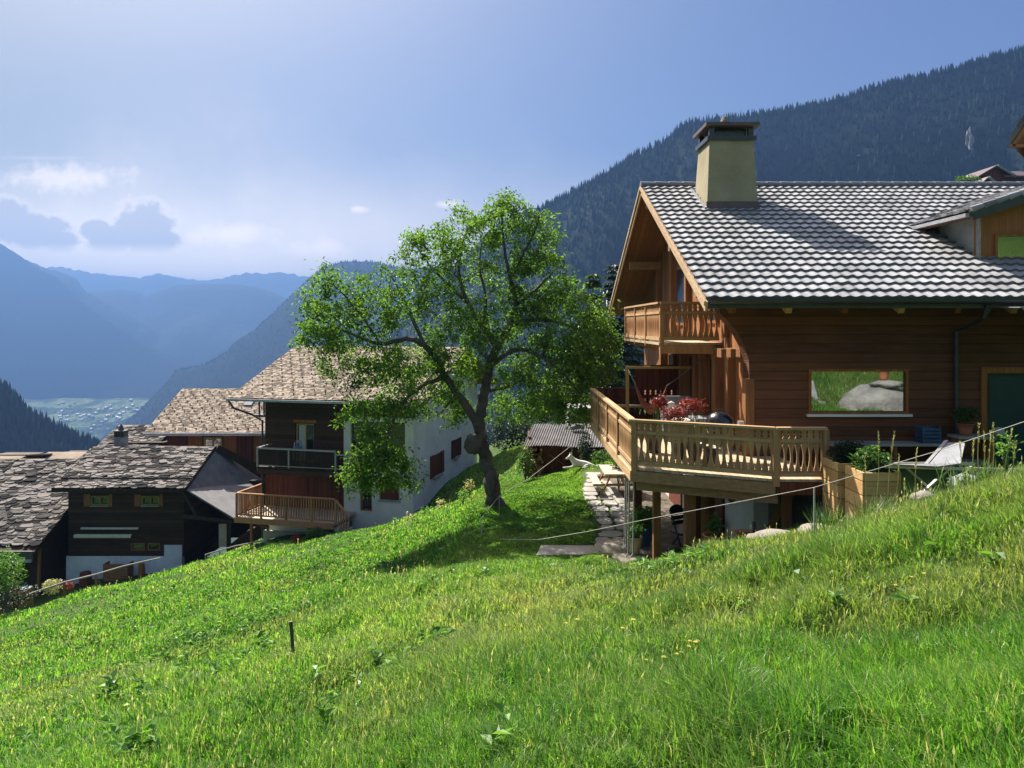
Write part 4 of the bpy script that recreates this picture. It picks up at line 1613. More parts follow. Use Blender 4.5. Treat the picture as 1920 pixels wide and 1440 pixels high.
b.box(-48, -28.4, 44.2, 44.5, -20, -12.9)
b.box(-28.7, -28.4, 44.5, 57, -20, -12.6)
b.prism([(-28.4, 44.5, -12.6), (-28.4, 57, -12.6), (-28.4, 50.9, -9.5)], (-.3, 0, 0))
b.build('timber_wall', M['barn'], FL)
b = MB()
b.bar((-28.1, 44.0, -13.3), (-28.3, 44.1, -17.6), .14, .14, up=(1, 0, 0))
b.build('corner_post', M['beam'], FL)

# ------------------------------------------------------------------ shingled house behind the barn
HM = thing('shingled_house', 'brown timber house with broad sunlit shingle roof and a small roof light, behind the barn', 'house', (-20, 60, -17))
o = Vector((-27.4, 55, -8.02))
upv = Vector((-.05, 6.6, 2.72))
b = MB()
roof_slab(b, o, (1, 0, 0), upv, 14, upv.length, .16)
roof_slab(b, (-27.4, 68, -8.0), (1, 0, 0), (0, -6.4, 2.70), 14, 6.95, .16)
b.build('roof_boarding', M['soffit'], HM)
b = MB()
slab_rows(b, o, (1, 0, 0), upv, 14, upv.length, .19, .16, .34, .024, .03, 1.5, 61, dark=.02)
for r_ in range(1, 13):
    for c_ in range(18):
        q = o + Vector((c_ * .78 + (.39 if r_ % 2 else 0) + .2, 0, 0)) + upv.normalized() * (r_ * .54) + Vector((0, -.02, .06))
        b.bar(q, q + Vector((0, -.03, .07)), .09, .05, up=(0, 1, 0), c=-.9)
b.build('shingle_roof', M['shingle'], HM)
b = MB()
q = o + Vector((6.1, 0, 0)) + upv.normalized() * 4.1
un, nn = upv.normalized(), Vector((0, -.38, .92))
b.hexa([q, q + Vector((.62, 0, 0)), q + Vector((.62, 0, 0)) + un * .9, q + un * .9] + [v + nn * .16 for v in (q, q + Vector((.62, 0, 0)), q + Vector((.62, 0, 0)) + un * .9, q + un * .9)])
b.build('roof_light', M['canvas'], HM)
b = MB()
b.box(-27.4, -13.4, 54.85, 54.97, -8.2, -8.0)
b.build('gutter', M['zinc'], HM)
b = MB()
b.box(-26.2, -13.8, 56.2, 56.5, -16, -8.0)
b.build('timber_wall', M['redbrown'], HM)
for x0, x1, m_ in ((-24.6, -23.5, 'orangewood'), (-21.9, -20.9, 'orangewood'), (-19.6, -18.4, 'beam')):
    b = MB()
    b.box(x0, x1, 56.12, 56.196, -10.4, -8.4)
    b.build('shutter', M[m_], HM)
window(HM, -23.4, -22.0, 56.19, -10.2, -8.5, M['yellowwood'], M['glass'], .12, .06, mull=(-22.7,))
# small stone roof with a chimney behind the barn
SR = thing('stone_roofed_hut', 'small stone slab roof just behind the barn ridge', 'hut', (-28, 58, -14))
b = MB()
b.box(-30.6, -26.2, 56.2, 60, -16, -8.9)
b.build('wall', M['barn'], SR)
o = Vector((-31.4, 55.6, -9.35))
upv = Vector((.0, 3.4, 1.35))
b = MB()
roof_slab(b, o, (1, 0, 0), upv, 4.6, upv.length, .14)
b.build('roof_boarding', M['barnx'], SR)
b = MB()
slab_rows(b, o, (1, 0, 0), upv, 4.6, upv.length, .2, .25, .7, .05, .14, 1.7, 71)
b.build('stone_slab_roof', M['slate'], SR)
cx_, cy_ = P(227, 820, 55).x, 55
ck = sub('chimney', BN, (cx_, 50.2, -8.6))
b = MB()
cx_ = P(227, 820, 50.2).x
b.box(cx_ - .33, cx_ + .33, 49.9, 50.5, -9.2, -7.55)
b.build('chimney_shaft', M['boulder'], ck)
b = MB()
for k in range(4):
    b.box(cx_ - .34 + k * .19, cx_ - .24 + k * .19, 49.92, 50.48, -7.55, -7.2)
b.box(cx_ - .36, cx_ + .36, 49.88, 50.52, -7.2, -7.12)
b.lathe((cx_, 50.2, -7.12), [(.22, 0), (.16, .12), (.04, .42)], 10)
b.build('chimney_cap', M['darkmetal'], ck)
# two low far roofs at the left
for i, (px0, px1, py, Y, lab) in enumerate(((-60, 30, 857, 58, 'pale flat roof edge at the far left behind the slab roofs'), (74, 150, 853, 62, 'low brown roof ridge between the barn and the stone roof at left'))):
    x0, x1, z = (px0 - CX) / F * Y, (px1 - CX) / F * Y, (HY - py) / F * Y
    t_ = thing('distant_hut', lab, 'hut', ((x0 + x1) / 2, Y + 2, z - 5))
    b = MB()
    b.box(x0 + .3, x1 - .3, Y + .4, Y + 4, z - 5, z - .3)
    b.build('wall', M['barn'], t_)
    b = MB()
    roof_slab(b, (x0, Y - 1.2, z - .45), (1, 0, 0), (0, 2.4, .5 if i else .35), x1 - x0, 2.45, .12)
    roof_slab(b, (x0, Y + 4.6, z - .5), (1, 0, 0), (0, -3.4, .5), x1 - x0, 3.42, .12)
    b.build('roof', M['shingle'], t_)

# reddish roofed houses far up behind the chalet ridge, and the neighbour's eave at the right edge
for i, (px, py, w_, h_, lab) in enumerate(((1878, 316, 9.0, 3.2, 'red brown chalet with broad roof far up behind the chalet ridge'), (1856, 338, 4.6, 2.4, 'small red brown gable just left of the far red brown chalet'))):
    Y = 150 - i * 8
    c = P(px, py, Y)
    t_ = thing('hillside_chalet', lab, 'house', (c.x, Y, c.z - 4))
    b = MB()
    b.box(c.x - w_ * .4, c.x + w_ * .55, Y, Y + 8, c.z - 22, c.z - h_ * .4)
    b.prism([(c.x - w_ * .4, Y, c.z - h_ * .4), (c.x + w_ * .1, Y, c.z - h_ * .4), (c.x - w_ * .15, Y, c.z + .1)], (0, 8, 0))
    b.build('wall', M['redbrown'], t_)
    b = MB()
    ap = Vector((c.x - w_ * .15, Y - .8, c.z + .3))
    for sg in (-1, 1):
        e = Vector((c.x - w_ * .15 + sg * w_ * .42, Y - .8, c.z - h_ * .6))
        b.hexa([e, ap, ap + Vector((0, 9.5, 0)), e + Vector((0, 9.5, 0))] + [v + Vector((0, 0, .3)) for v in (e, ap, ap + Vector((0, 9.5, 0)), e + Vector((0, 9.5, 0)))])
    if i == 0:
        b.hexa([(c.x, Y - 1, c.z - 1.9), (c.x + 7.5, Y - 1, c.z - 1.9), (c.x + 7.5, Y + 5, c.z + .2), (c.x, Y + 5, c.z + .2), (c.x, Y - 1, c.z - 1.6), (c.x + 7.5, Y - 1, c.z - 1.6), (c.x + 7.5, Y + 5, c.z + .5), (c.x, Y + 5, c.z + .5)])
    b.build('roof', M['copper'], t_)
    b = MB()
    e = Vector((c.x - w_ * .15 + w_ * .42, Y - .85, c.z - h_ * .6 + .15))
    b.bar(ap + Vector((0, -.1, .15)), e, .2, .45)
    b.build('verge_board', M['canvas'], t_)
NB = thing('neighbour_chalet', 'dark timber eave of a neighbouring chalet cut off by the right edge', 'chalet', (30, 40, 6))
c = P(1896, 268, 30)
def nx_(x, y, z):           # the building turns away to the right
    return (c.x + x + y * .9, c.y + y, c.z + z)
b = MB(nx_)
b.hexa([(0, 0, 0), (3, 0, 4.6), (3, 6, 4.6), (0, 6, 0), (-.12, 0, .16), (2.9, 0, 4.9), (2.9, 6, 4.9), (-.12, 6, .16)])
b.build('roof', M['slate'], NB)
b = MB(nx_)
b.hexa([(.02, .1, -.02), (3, .1, 4.5), (3, 5.8, 4.5), (.02, 5.8, -.02), (.1, .1, -.14), (3.1, .1, 4.3), (3.1, 5.8, 4.3), (.1, 5.8, -.14)])
b.box(-.1, .6, .1, .24, -.12, -.02)
b.build('eave', M['beam'], NB)
b = MB(nx_)
b.box(.45, 3.5, .6, 5.5, -6.5, -.1)
b.prism([(.45, .6, -.1), (3.5, .6, -.1), (3.5, .6, 3.6)], (0, 4.5, 0))
b.build('wall', M['log'], NB)

# ------------------------------------------------------------------ wood shed behind the lawn
SH = thing('wood_shed', 'small brown shed with wavy corrugated sheet roof at the end of the lawn', 'shed', (2.2, 31.6, -6.1))
b = MB()
x0, x1, y0, y1, z0, z1 = .45, 4.6, 30.4, 33.2, -4.98, -4.42
n = 240
vs, fs = [], []
for i in range(n + 1):
    x = x0 + (x1 - x0) * i / n
    w_ = .022 * math.sin(i * 2 * math.pi / 6.0 + .4)
    sag = .05 * math.sin(i / n * 7) * (1 if i < 160 else .4)
    for (yy, zz) in ((y0 + .03 * math.sin(i * .26), z0 + sag), ((y0 + y1) / 2, (z0 + z1) / 2 + sag * .3), (y1, z1)):
        vs += [(x + (yy - y0) * .18, yy, zz + w_), (x + (yy - y0) * .18, yy, zz + w_ - .012)]
for i in range(n):
    a = i * 6
    for j in (0, 2):
        fs += [(a + j, a + 6 + j, a + 8 + j, a + 2 + j), (a + 1 + j, a + 3 + j, a + 9 + j, a + 7 + j)]
    fs += [(a, a + 1, a + 7, a + 6)]
b.add(vs, fs)
b.build('corrugated_roof', M['corr'], SH)
b = MB()
b.box(1.25, 4.4, 30.8, 30.9, -6.4, -5.02)
b.box(4.3, 4.4, 30.9, 33, -6.4, -4.6)
b.box(.7, .8, 31.2, 33.0, -6.4, -4.7)
b.box(.8, 4.3, 32.9, 33.0, -6.4, -4.55)
b.build('board_wall', M['redbrown'], SH)
b = MB()
b.bar((1.2, 30.75, -6.4), (1.2, 30.75, -5.0), .09, .09, up=(1, 0, 0))
b.bar((.72, 30.75, -6.4), (.72, 30.75, -5.02), .09, .09, up=(1, 0, 0))
b.bar((1.5, 30.76, -5.35), (2.6, 30.76, -6.1), .07, .04)
b.build('post', M['beam'], SH)
WP = MB()
for r_ in range(11):
    for c_ in range(7):
        if R.random() < .05 + .04 * r_:
            continue
        x, z = .52 + c_ * .115 + (.05 if r_ % 2 else 0), -6.18 + r_ * .105
        y = 30.5 + R.uniform(-.05, .08)
        WP.tube([(x, y, z), (x + R.uniform(-.01, .01), y + .42, z)], .05 + .012 * R.random(), 6, R.random())
o_ = WP.build('firewood_stack', M['firewood'])
tag(o_, 'stack of split firewood at the left end of the corrugated roofed shed', 'firewood')
b = MB()
b.tube([P(1070, 803, 32.2), P(1085, 799, 32.3), P(1095, 800, 32.3)], [.10, .13, .09], 8)
b = b.build('rolled_tarpaulin', M['canvas'])
tag(b, 'pale rolled sheet lying on the corrugated shed roof', 'sheet')
# walled bed behind the shed
PB = thing('walled_bed', 'mossy concrete walled bed with an orange stained front behind the shed', 'raised bed', (3.5, 36, -6))
c = P(1066, 765, 36)
b = MB()
b.box(c.x, c.x + 2.6, 36, 38, -6.6, c.z)
b.build('concrete_wall', M['concrete'], PB)
b = MB()
b.box(c.x + .5, c.x + 2.6, 35.96, 35.998, c.z - 1.0, c.z - .55)
b.build('orange_panel', M['orangewood'], PB)
# ------------------------------------------------------------------ the apple tree
TY = 23.2
AT = thing('apple_tree', 'old leaning apple tree with forked dark trunk on the lawn edge', 'tree', tuple(hit(932, 950, 18, 30)))
tb = wloc(AT)


def tpnt(px, py, dy=0.0):
    return P(px, py, TY) + Vector((0, dy, 0))


limbs = [  # (points px,py,dy ; radii)
    ([(930, 972, 0), (926, 925, 0), (916, 880, .05), (906, 845, .05), (900, 812, 0), (902, 775, 0), (908, 735, .1), (916, 690, .2), (932, 650, .25), (954, 612, .3), (967, 572, .35), (957, 522, .3), (946, 465, .2), (941, 405, .2), (943, 375, .2)],
     [.34, .26, .235, .25, .22, .20, .175, .16, .135, .115, .095, .075, .05, .03, .014]),
    ([(900, 812, 0), (884, 775, -.2), (858, 735, -.4), (838, 705, -.5), (822, 672, -.6), (800, 645, -.7), (768, 634, -.8), (722, 642, -1.0), (668, 622, -1.2), (612, 598, -1.3), (575, 610, -1.3)],
     [.19, .155, .135, .125, .115, .105, .085, .065, .045, .028, .012]),
    ([(838, 705, -.5), (800, 718, -.9), (765, 750, -1.3), (745, 800, -1.6), (735, 850, -1.7)], [.10, .075, .055, .035, .015]),
    ([(932, 650, .25), (905, 612, .7), (876, 570, 1.1), (855, 515, 1.4), (858, 460, 1.5), (870, 415, 1.6)], [.13, .11, .09, .07, .045, .02]),
    ([(876, 570, 1.1), (835, 530, 1.2), (800, 495, 1.3), (775, 460, 1.3)], [.07, .055, .04, .015]),
    ([(954, 612, .3), (1000, 600, .0), (1050, 606, -.3), (1100, 628, -.6), (1140, 655, -.8)], [.10, .075, .055, .035, .012]),
    ([(916, 690, .2), (965, 655, -.4), (1010, 665, -.9), (1055, 700, -1.3), (1090, 745, -1.5)], [.10, .08, .06, .04, .015]),
    ([(967, 572, .35), (1005, 542, .9), (1040, 505, 1.3), (1060, 480, 1.5)], [.08, .06, .04, .015]),
    ([(800, 645, -.7), (772, 590, -.2), (745, 540, .2), (720, 500, .4)], [.075, .06, .04, .015]),
    ([(722, 642, -1.0), (700, 600, -1.4), (665, 555, -1.6), (635, 530, -1.7)], [.05, .04, .025, .012]),
    ([(957, 522, .3), (985, 470, -.2), (1005, 430, -.5), (1010, 395, -.5)], [.06, .045, .03, .012]),
    ([(908, 735, .1), (950, 730, .9), (990, 720, 1.5), (1030, 745, 1.9)], [.08, .06, .04, .015]),
    ([(858, 735, -.4), (830, 770, .6), (810, 790, 1.2)], [.06, .04, .015]),
    ([(905, 612, .7), (910, 560, .2), (900, 500, -.2), (905, 450, -.4)], [.07, .05, .035, .012]),
]


def smooth(pts, rad, k=3, wig=0.0, sd=0):
    out, ro = [], []
    n = len(pts)
    rr = random.Random(sd)
    for i in range(n - 1):
        p0, p1, p2, p3 = pts[max(i - 1, 0)], pts[i], pts[i + 1], pts[min(i + 2, n - 1)]
        for j in range(k):
            t = j / k
            q = .5 * ((2 * p1) + (p2 - p0) * t + (2 * p0 - 5 * p1 + 4 * p2 - p3) * t * t + (3 * p1 - p0 - 3 * p2 + p3) * t ** 3)
            r = rad[i] * (1 - t) + rad[i + 1] * t
            if wig and j:
                q = q + Vector((rr.gauss(0, 1), rr.gauss(0, 1), rr.gauss(0, 1))) * r * wig
            out.append(q)
            ro.append(r * (1 + (wig * .5) * (rr.random() - .5) * 2))
    out.append(pts[-1])
    ro.append(rad[-1])
    return out, ro


nodes, nrad = [], []
bt, bb = MB(), MB()
for i, (pp, rr) in enumerate(limbs):
    pts, ra = smooth([tpnt(*p) for p in pp], [q * .86 for q in rr], 4, .16, i)
    (bt if i == 0 else bb).tube(pts, ra, 12 if i < 2 else 8)
    nodes += pts[8 if i == 0 else 2:]
    nrad += ra[8 if i == 0 else 2:]
bt.blob(tpnt(889, 832, -.12), (.30, .26, .34), .3, 3, 1.5, 2)
bt.blob(tpnt(921, 905, -.14), (.22, .20, .42), .3, 3, 1.5, 4)
for k in range(7):
    a = k * .9
    q = tpnt(930, 950)
    bt.tube([q + Vector((0, 0, .25)), q + Vector((math.cos(a) * .45, math.sin(a) * .45, -.12)), q + Vector((math.cos(a) * .8, math.sin(a) * .8, -.45))], [.16, .12, .05], 6)
bt.build('trunk', M['bark'], AT, True)
crown = [  # px, py, rx, ry, dy, rdy, clumps
    (625, 600, 62, 62, -1.2, 1.2, 50), (680, 640, 100, 80, -1.0, 1.6, 110), (740, 555, 85, 62, 0, 1.6, 85), (640, 535, 35, 30, -1.5, .7, 16), (800, 470, 70, 52, 1.0, 1.3, 50),
    (860, 425, 75, 48, 1.2, 1.3, 52), (955, 420, 62, 52, 0, 1.2, 52), (1005, 460, 52, 66, 0, 1.3, 52), (1015, 540, 80, 70, .6, 1.7, 80), (880, 540, 120, 90, .6, 2.0, 95), (1060, 600, 80, 78, 0, 1.8, 110),
    (1100, 660, 62, 60, -.5, 1.6, 85), (1030, 700, 110, 66, 0, 2.2, 125), (945, 640, 100, 70, .5, 2.2, 60), (780, 700, 105, 66, -.3, 2.2, 120), (850, 640, 90, 80, .6, 2.2, 70), (730, 845, 52, 52, -1.7, .7, 60),
    (700, 860, 34, 40, -1.7, .6, 26), (770, 870, 28, 30, -1.6, .5, 18), (720, 760, 70, 40, -1.4, 1.0, 45), (840, 770, 55, 36, 1.2, .9, 26), (960, 770, 70, 34, 1.4, 1.0, 40), (1060, 760, 50, 30, -.6, 1.2, 34), (945, 375, 18, 14, .2, .4, 9), (770, 440, 14, 14, .8, .4, 5)]
rt = random.Random(3)
cl = []
for (px, py, rx, ry, dy, rdy, n) in crown:
    for _ in range(int(n * .95)):
        while True:
            a, b_, c_ = rt.uniform(-1, 1), rt.uniform(-1, 1), rt.uniform(-1, 1)
            q = a * a + b_ * b_ + c_ * c_
            if .12 < q < 1:
                break
        cl.append(tpnt(px + a * rx, py + b_ * ry, dy + c_ * rdy))
NP = np.array([tuple(n) for n in nodes])
cl.sort(key=lambda c: ((NP - np.array(c)) ** 2).sum(1).min())
lf = MB()
nodes_arr = list(NP)
for i, c in enumerate(cl):
    A_ = np.array(nodes_arr)
    d2 = ((A_ - np.array(c)) ** 2).sum(1)
    k = int(d2.argmin())
    p = Vector(A_[k])
    d = math.sqrt(d2[k])
    if d > .06:
        mid = (p + c) / 2 + Vector((rt.gauss(0, .1), rt.gauss(0, .1), rt.gauss(.05, .08))) * d
        bb.tube([p, mid, c], [.013 + .006 * d, .010, .005], 4, .5, False)
        for t in (.35, .7):
            nodes_arr.append(np.array(p.lerp(mid, t * 2) if t < .5 else mid.lerp(c, t * 2 - 1)))
    nodes_arr.append(np.array(c))
    tone = rt.random() * .5
    nl = rt.randint(26, 44)
    rad = rt.uniform(.17, .34)
    for _ in range(nl):
        q = c + Vector((rt.gauss(0, rad * .55), rt.gauss(0, rad * .55), rt.gauss(-.03, rad * .45)))
        a = rt.uniform(0, 6.283)
        dr = Vector((math.cos(a), math.sin(a), rt.uniform(-1.3, .35)))
        lf.leaf(q, dr, Vector((rt.gauss(0, .5), rt.gauss(0, .5), 1)), rt.uniform(.10, .165), rt.uniform(.05, .08), min(1, max(0, tone + rt.random() * .5)))
bb.build('branches', M['bark'], AT, True)
lf.build('crown', M['leaf'], AT)


# ------------------------------------------------------------------ conifers, bushes
def conifer(x, y, z, h, r, seed, mat, label, group=None, dens=1.0):
    rr = random.Random(seed)
    t = thing('spruce_tree', label, 'tree', (x, y, z), group)
    b = MB()
    b.tube([(x, y, z - .3), (x, y, z + h * .5), (x, y, z + h * .98)], [h * .018, h * .011, .02], 7)
    b.build('trunk', M['bark'], t)
    b = MB()
    tiers = int(h * 2.6)
    for i in range(tiers):
        f = (i + rr.random()) / tiers
        zz = z + h * (.08 + .92 * f)
        R_ = r * (1 - f) ** .85 * (.75 + .5 * rr.random()) + .08
        nb = int((6 + 7 * (1 - f)) * dens)
        for k in range(nb):
            a = rr.random() * 6.283
            L = R_ * (.6 + .5 * rr.random())
            d = Vector((math.cos(a), math.sin(a), -.25 - .35 * rr.random()))
            side = Vector((-math.sin(a), math.cos(a), 0))
            p = Vector((x, y, zz))
            tone = rr.random()
            ns = max(3, int(L / .28))
            for s in range(ns):
                q = p + d * (L * (s + .6) / ns) + Vector((0, 0, .12 * L * (s / ns) ** 2))
                w_ = (.22 + .16 * rr.random()) * (1.1 - .5 * s / ns)
                for sg in (-1, 1):
                    dd = (d + side * sg * (.8 + .4 * rr.random()) + Vector((0, 0, rr.uniform(-.5, .1))))
                    b.leaf(q, dd, Vector((0, 0, 1)), w_ * 1.7, w_ * .55, min(1, tone * .6 + .4 * rr.random()), .1)
    b.build('crown', mat, t)
    return t


for i, (px, py, Y, h, r, m_, lab) in enumerate((
        (1150, 488, 46, 0, 3.2, 'needle', 'dark spruce standing right beside the chalet gable, tallest of the spruces'), (1112, 505, 42, 0, 3.0, 'larch', 'lighter green spruce between the apple tree and the dark spruce'),
        (1185, 540, 52, 0, 3.4, 'needle', 'dark spruce half hidden by the chalet balcony'), (1085, 600, 50, 0, 2.8, 'needle', 'dark spruce behind the right side of the apple tree crown'),
        (1040, 655, 54, 0, 2.8, 'needle', 'short dark spruce behind the apple tree trunk fork'), (1135, 640, 38, 0, 2.4, 'needle', 'low dark spruce just above the far deck railing'))):
    c = P(px, py, Y)
    z = hz(c.x, Y)
    conifer(c.x, Y, z, c.z - z, r, 100 + i, M[m_], lab, 'spruces behind the lawn', 1.4)


def bush(name, label, cat, cen, rad, n, mat, leaf=.1, seed=0, group=None, stems=6, parent=None, base=None):
    rr = random.Random(seed)
    cen = Vector(cen)
    base = Vector(base) if base else cen - Vector((0, 0, rad[2]))
    t = parent or thing(name, label, cat, base, group)
    b = MB()
    s = MB()
    for k in range(n):
        while True:
            a = Vector((rr.uniform(-1, 1), rr.uniform(-1, 1), rr.uniform(-1, 1)))
            if .15 < a.length < 1:
                break
        lump = .82 + .32 * mnoise.noise(a * 1.9 + Vector((seed * 3.1, 0, 0)))
        q = cen + Vector((a.x * rad[0], a.y * rad[1], a.z * rad[2])) * lump
        an = rr.uniform(0, 6.283)
        tone = .5 + .45 * mnoise.noise(q * 2.4) + rr.uniform(-.25, .25)
        b.leaf(q, Vector((math.cos(an), math.sin(an), rr.uniform(-.7, .8))), Vector((rr.gauss(0, .5), rr.gauss(0, .5), 1)), leaf * rr.uniform(.7, 1.4), leaf * rr.uniform(.4, .65), min(1, max(0, tone)))
    for k in range(stems):
        q = cen + Vector((rr.uniform(-.6, .6) * rad[0], rr.uniform(-.6, .6) * rad[1], rr.uniform(-.1, .6) * rad[2]))
        s.tube([base, base.lerp(q, .5) + Vector((rr.gauss(0, .05), 0, .05)), q], [leaf * .16, leaf * .12, leaf * .05], 5, .5, False)
    s.build('stems', M['bark'] if leaf > .09 else M['stem'], t)
    b.build('foliage', mat, t)
    return t


def gbush(name, label, cat, px, py, Y, rad, n, mat, leaf, seed, group=None):
    """bush rooted on the ground, its middle seen at px,py"""
    c = P(px, py, Y)
    z = hz(c.x, Y)
    return bush(name, label, cat, c, rad, n, mat, leaf, seed, group, base=(c.x, Y, min(z, c.z - rad[2] * .8)))


gbush('bush', 'bright green shrub beside the firewood stack at the shed', 'bush', 985, 866, 29.6, (.42, .4, .75), 700, M['bushleaf'], .10, 1)
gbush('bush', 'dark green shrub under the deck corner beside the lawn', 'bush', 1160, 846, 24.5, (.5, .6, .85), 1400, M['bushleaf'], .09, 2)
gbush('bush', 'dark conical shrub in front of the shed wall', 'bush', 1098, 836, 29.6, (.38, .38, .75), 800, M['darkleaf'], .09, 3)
gbush('bush', 'low shrub between the shed and the deck', 'bush', 1128, 858, 30.0, (.6, .5, .4), 700, M['bushleaf'], .09, 4)
gbush('bush', 'pale leafy shrub at the left edge in front of the stone slab roof', 'bush', 12, 1072, 28, (.75, .7, 1.0), 1300, M['potleaf'], .10, 5)
gbush('bush', 'dark green growth below the pale shrub at the left edge', 'bush', 22, 1118, 29.5, (1.1, .8, .7), 900, M['darkleaf'], .12, 6)
gbush('bush', 'yellow flowering shrub behind the pole rail at lower left', 'bush', 98, 1100, 33, (.5, .5, .38), 500, M['seed'], .10, 7)
gbush('bush', 'red flowering plant by the pole rail below the timber barn', 'bush', 125, 1098, 33.5, (.35, .3, .3), 260, M['maple'], .09, 8)
gbush('bush', 'round green shrub under the orange brown deck', 'bush', 592, 1003, 35.5, (.62, .5, .45), 800, M['bushleaf'], .10, 9)
gbush('bush', 'red shrub below the orange brown deck', 'bush', 556, 1010, 35.6, (.28, .25, .16), 220, M['maple'], .08, 10)
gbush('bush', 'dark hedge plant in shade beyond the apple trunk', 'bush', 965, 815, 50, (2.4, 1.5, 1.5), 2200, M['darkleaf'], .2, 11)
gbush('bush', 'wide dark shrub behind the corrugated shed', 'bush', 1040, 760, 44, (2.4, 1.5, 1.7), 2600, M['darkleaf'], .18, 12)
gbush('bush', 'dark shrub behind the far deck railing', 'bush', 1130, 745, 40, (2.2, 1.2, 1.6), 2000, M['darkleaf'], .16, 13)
gbush('bush', 'small green bush far up behind the chalet ridge', 'bush', 1812, 340, 120, (2.4, 2, 1.2), 900, M['bushleaf'], .35, 14)
gbush('bush', 'ivy hanging over the concrete bed behind the shed', 'ivy', 1090, 772, 35.7, (.9, .3, .22), 500, M['bushleaf'], .10, 15)
for i, (px, py, Y) in enumerate(((868, 925, 27), (826, 945, 28), (800, 958, 28.5), (768, 972, 29), (742, 978, 29.3), (880, 905, 30))):
    gbush('cow_parsley', 'cream flowering tall weed on the bank left of the apple tree', 'weed', px, py + 4, Y, (.28, .28, .34), 90, M['seed'] if i % 2 else M['potleaf'], .10, 30 + i, 'tall weeds on the bank')

# ------------------------------------------------------------------ meadow grass
rg = np.random.default_rng(9)


def sample_fan(n, r0, r1, a0=-.80, a1=.80):
    r = np.sqrt(rg.random(n) * (r1 * r1 - r0 * r0) + r0 * r0)
    a = a0 + (a1 - a0) * rg.random(n)
    return r * np.sin(a), r * np.cos(a)


def grass_mask(X, Y):
    k = np.ones(X.shape, bool)
    k &= ~((X > 1.98 + .05 * (Y - 16) + .06 * wob(X, Y, 3)) & (Y > 13.9 + .2 * wob(X, Y, 2)) & (X < 6) & (Y < 28))
    k &= ~((X > 5.6) & (Y > 10.4))
    # house footprints
    t, s = -((X - C0.x) * math.cos(TH) - (Y - C0.y) * math.sin(TH)), (X - C0.x) * math.sin(TH) + (Y - C0.y) * math.cos(TH)
    k &= ~((t > -.2) & (t < 9) & (s > -1.5) & (s < 12))
    k &= ~((X > .4) & (X < 4.6) & (Y > 30.2) & (Y < 33.3))
    k &= ~((X < -16) & (Y > 43.5))
    return k


def vnoise(X, Y, s, seed):
    """smooth value noise"""
    rgl = np.random.default_rng(seed)
    tab = rgl.random((64, 64))
    x, y = X * s + 100, Y * s + 100
    xi, yi = np.floor(x).astype(int), np.floor(y).astype(int)
    fx, fy = x - xi, y - yi
    fx, fy = fx * fx * (3 - 2 * fx), fy * fy * (3 - 2 * fy)
    g = lambda i, j: tab[i % 64, j % 64]
    return (g(xi, yi) * (1 - fx) + g(xi + 1, yi) * fx) * (1 - fy) + (g(xi, yi + 1) * (1 - fx) + g(xi + 1, yi + 1) * fx) * fy


parts = []
for n, r0, r1 in ((120000, 1.6, 4.5), (220000, 4.5, 8), (280000, 8, 15), (240000, 15, 26), (170000, 26, 48)):
    x, y = sample_fan(n, r0, r1)
    parts.append((x, y))
parts.append((2.0 + 7 * rg.random(120000), -2.5 + 10 * rg.random(120000)))
parts.append((-1.4 + 4.2 * rg.random(180000), 15.2 + 16 * rg.random(180000)))
parts.append((7.2 + 8 * rg.random(50000), -3 + 11 * rg.random(50000)))
X = np.concatenate([p[0] for p in parts])
Y = np.concatenate([p[1] for p in parts])
k = grass_mask(X, Y)
X, Y = X[k], Y[k]
Z = height(X, Y)
Rr = np.hypot(X, Y)
n1, n2, n3 = vnoise(X, Y, .55, 1), vnoise(X, Y, 1.7, 2), vnoise(X, Y, 4.5, 3)
dry = vnoise(X, Y, .28, 4) * .6 + vnoise(X, Y, 1.1, 5) * .4
lawn = sstep(-1.2, -.2, X) * sstep(15, 16.5, Y) * (1 - sstep(31, 33, Y)) * (1 - sstep(2.6, 3.4, X))
mow = 1 - sstep(-2.5, 1.0, X - .25 * Y + 1.5)           # shorter turf towards the left
clump = np.clip((n2 - .45) * 2.2, 0, 1) * np.clip((n1 - .3) * 2, 0, 1)
H = (.085 + .10 * n1 + .17 * clump + .05 * n3) * (1 - .30 * mow) * (1 - .62 * lawn)
H *= .55 + .75 * rg.random(len(X))
Wd = np.maximum(.0034, .00070 * Rr) * (.7 + .7 * rg.random(len(X)))
keep = rg.random(len(X)) < np.clip(.22 + 1.35 * n3 * (.35 + n1), 0, 1)
X, Y, Z, H, Wd, Rr, n1, n2, n3, dry, lawn, clump, mow = [a[keep] for a in (X, Y, Z, H, Wd, Rr, n1, n2, n3, dry, lawn, clump, mow)]
n = len(X)
ang = rg.random(n) * 6.283
lean = .25 + 1.0 * rg.random(n) ** 1.2
wind = 2.4 + .8 * (n1 - .5)
ldx, ldy = np.cos(ang) * .75 + .55 * np.cos(wind) + .25, np.sin(ang) * .75 + .3 * np.sin(wind) - .15
fa = ang + 1.3 * rg.standard_normal(n) * .4 + math.pi / 2
wx, wy = np.cos(fa) * Wd, np.sin(fa) * Wd
V = np.zeros((n, 5, 3))
V[:, 0] = np.stack([X - wx, Y - wy, Z - .02], -1)
V[:, 1] = np.stack([X + wx, Y + wy, Z - .02], -1)
mx_, my_ = X + ldx * H * lean * .28, Y + ldy * H * lean * .28
V[:, 2] = np.stack([mx_ + wx * .8, my_ + wy * .8, Z + H * .58], -1)
V[:, 3] = np.stack([mx_ - wx * .8, my_ - wy * .8, Z + H * .58], -1)
V[:, 4] = np.stack([X + ldx * H * lean * .85, Y + ldy * H * lean * .85, Z + H * (1.0 - .28 * lean)], -1)
bi = np.arange(n)[:, None] * 5
Qd = np.concatenate([bi, bi + 1, bi + 2, bi + 3], 1)
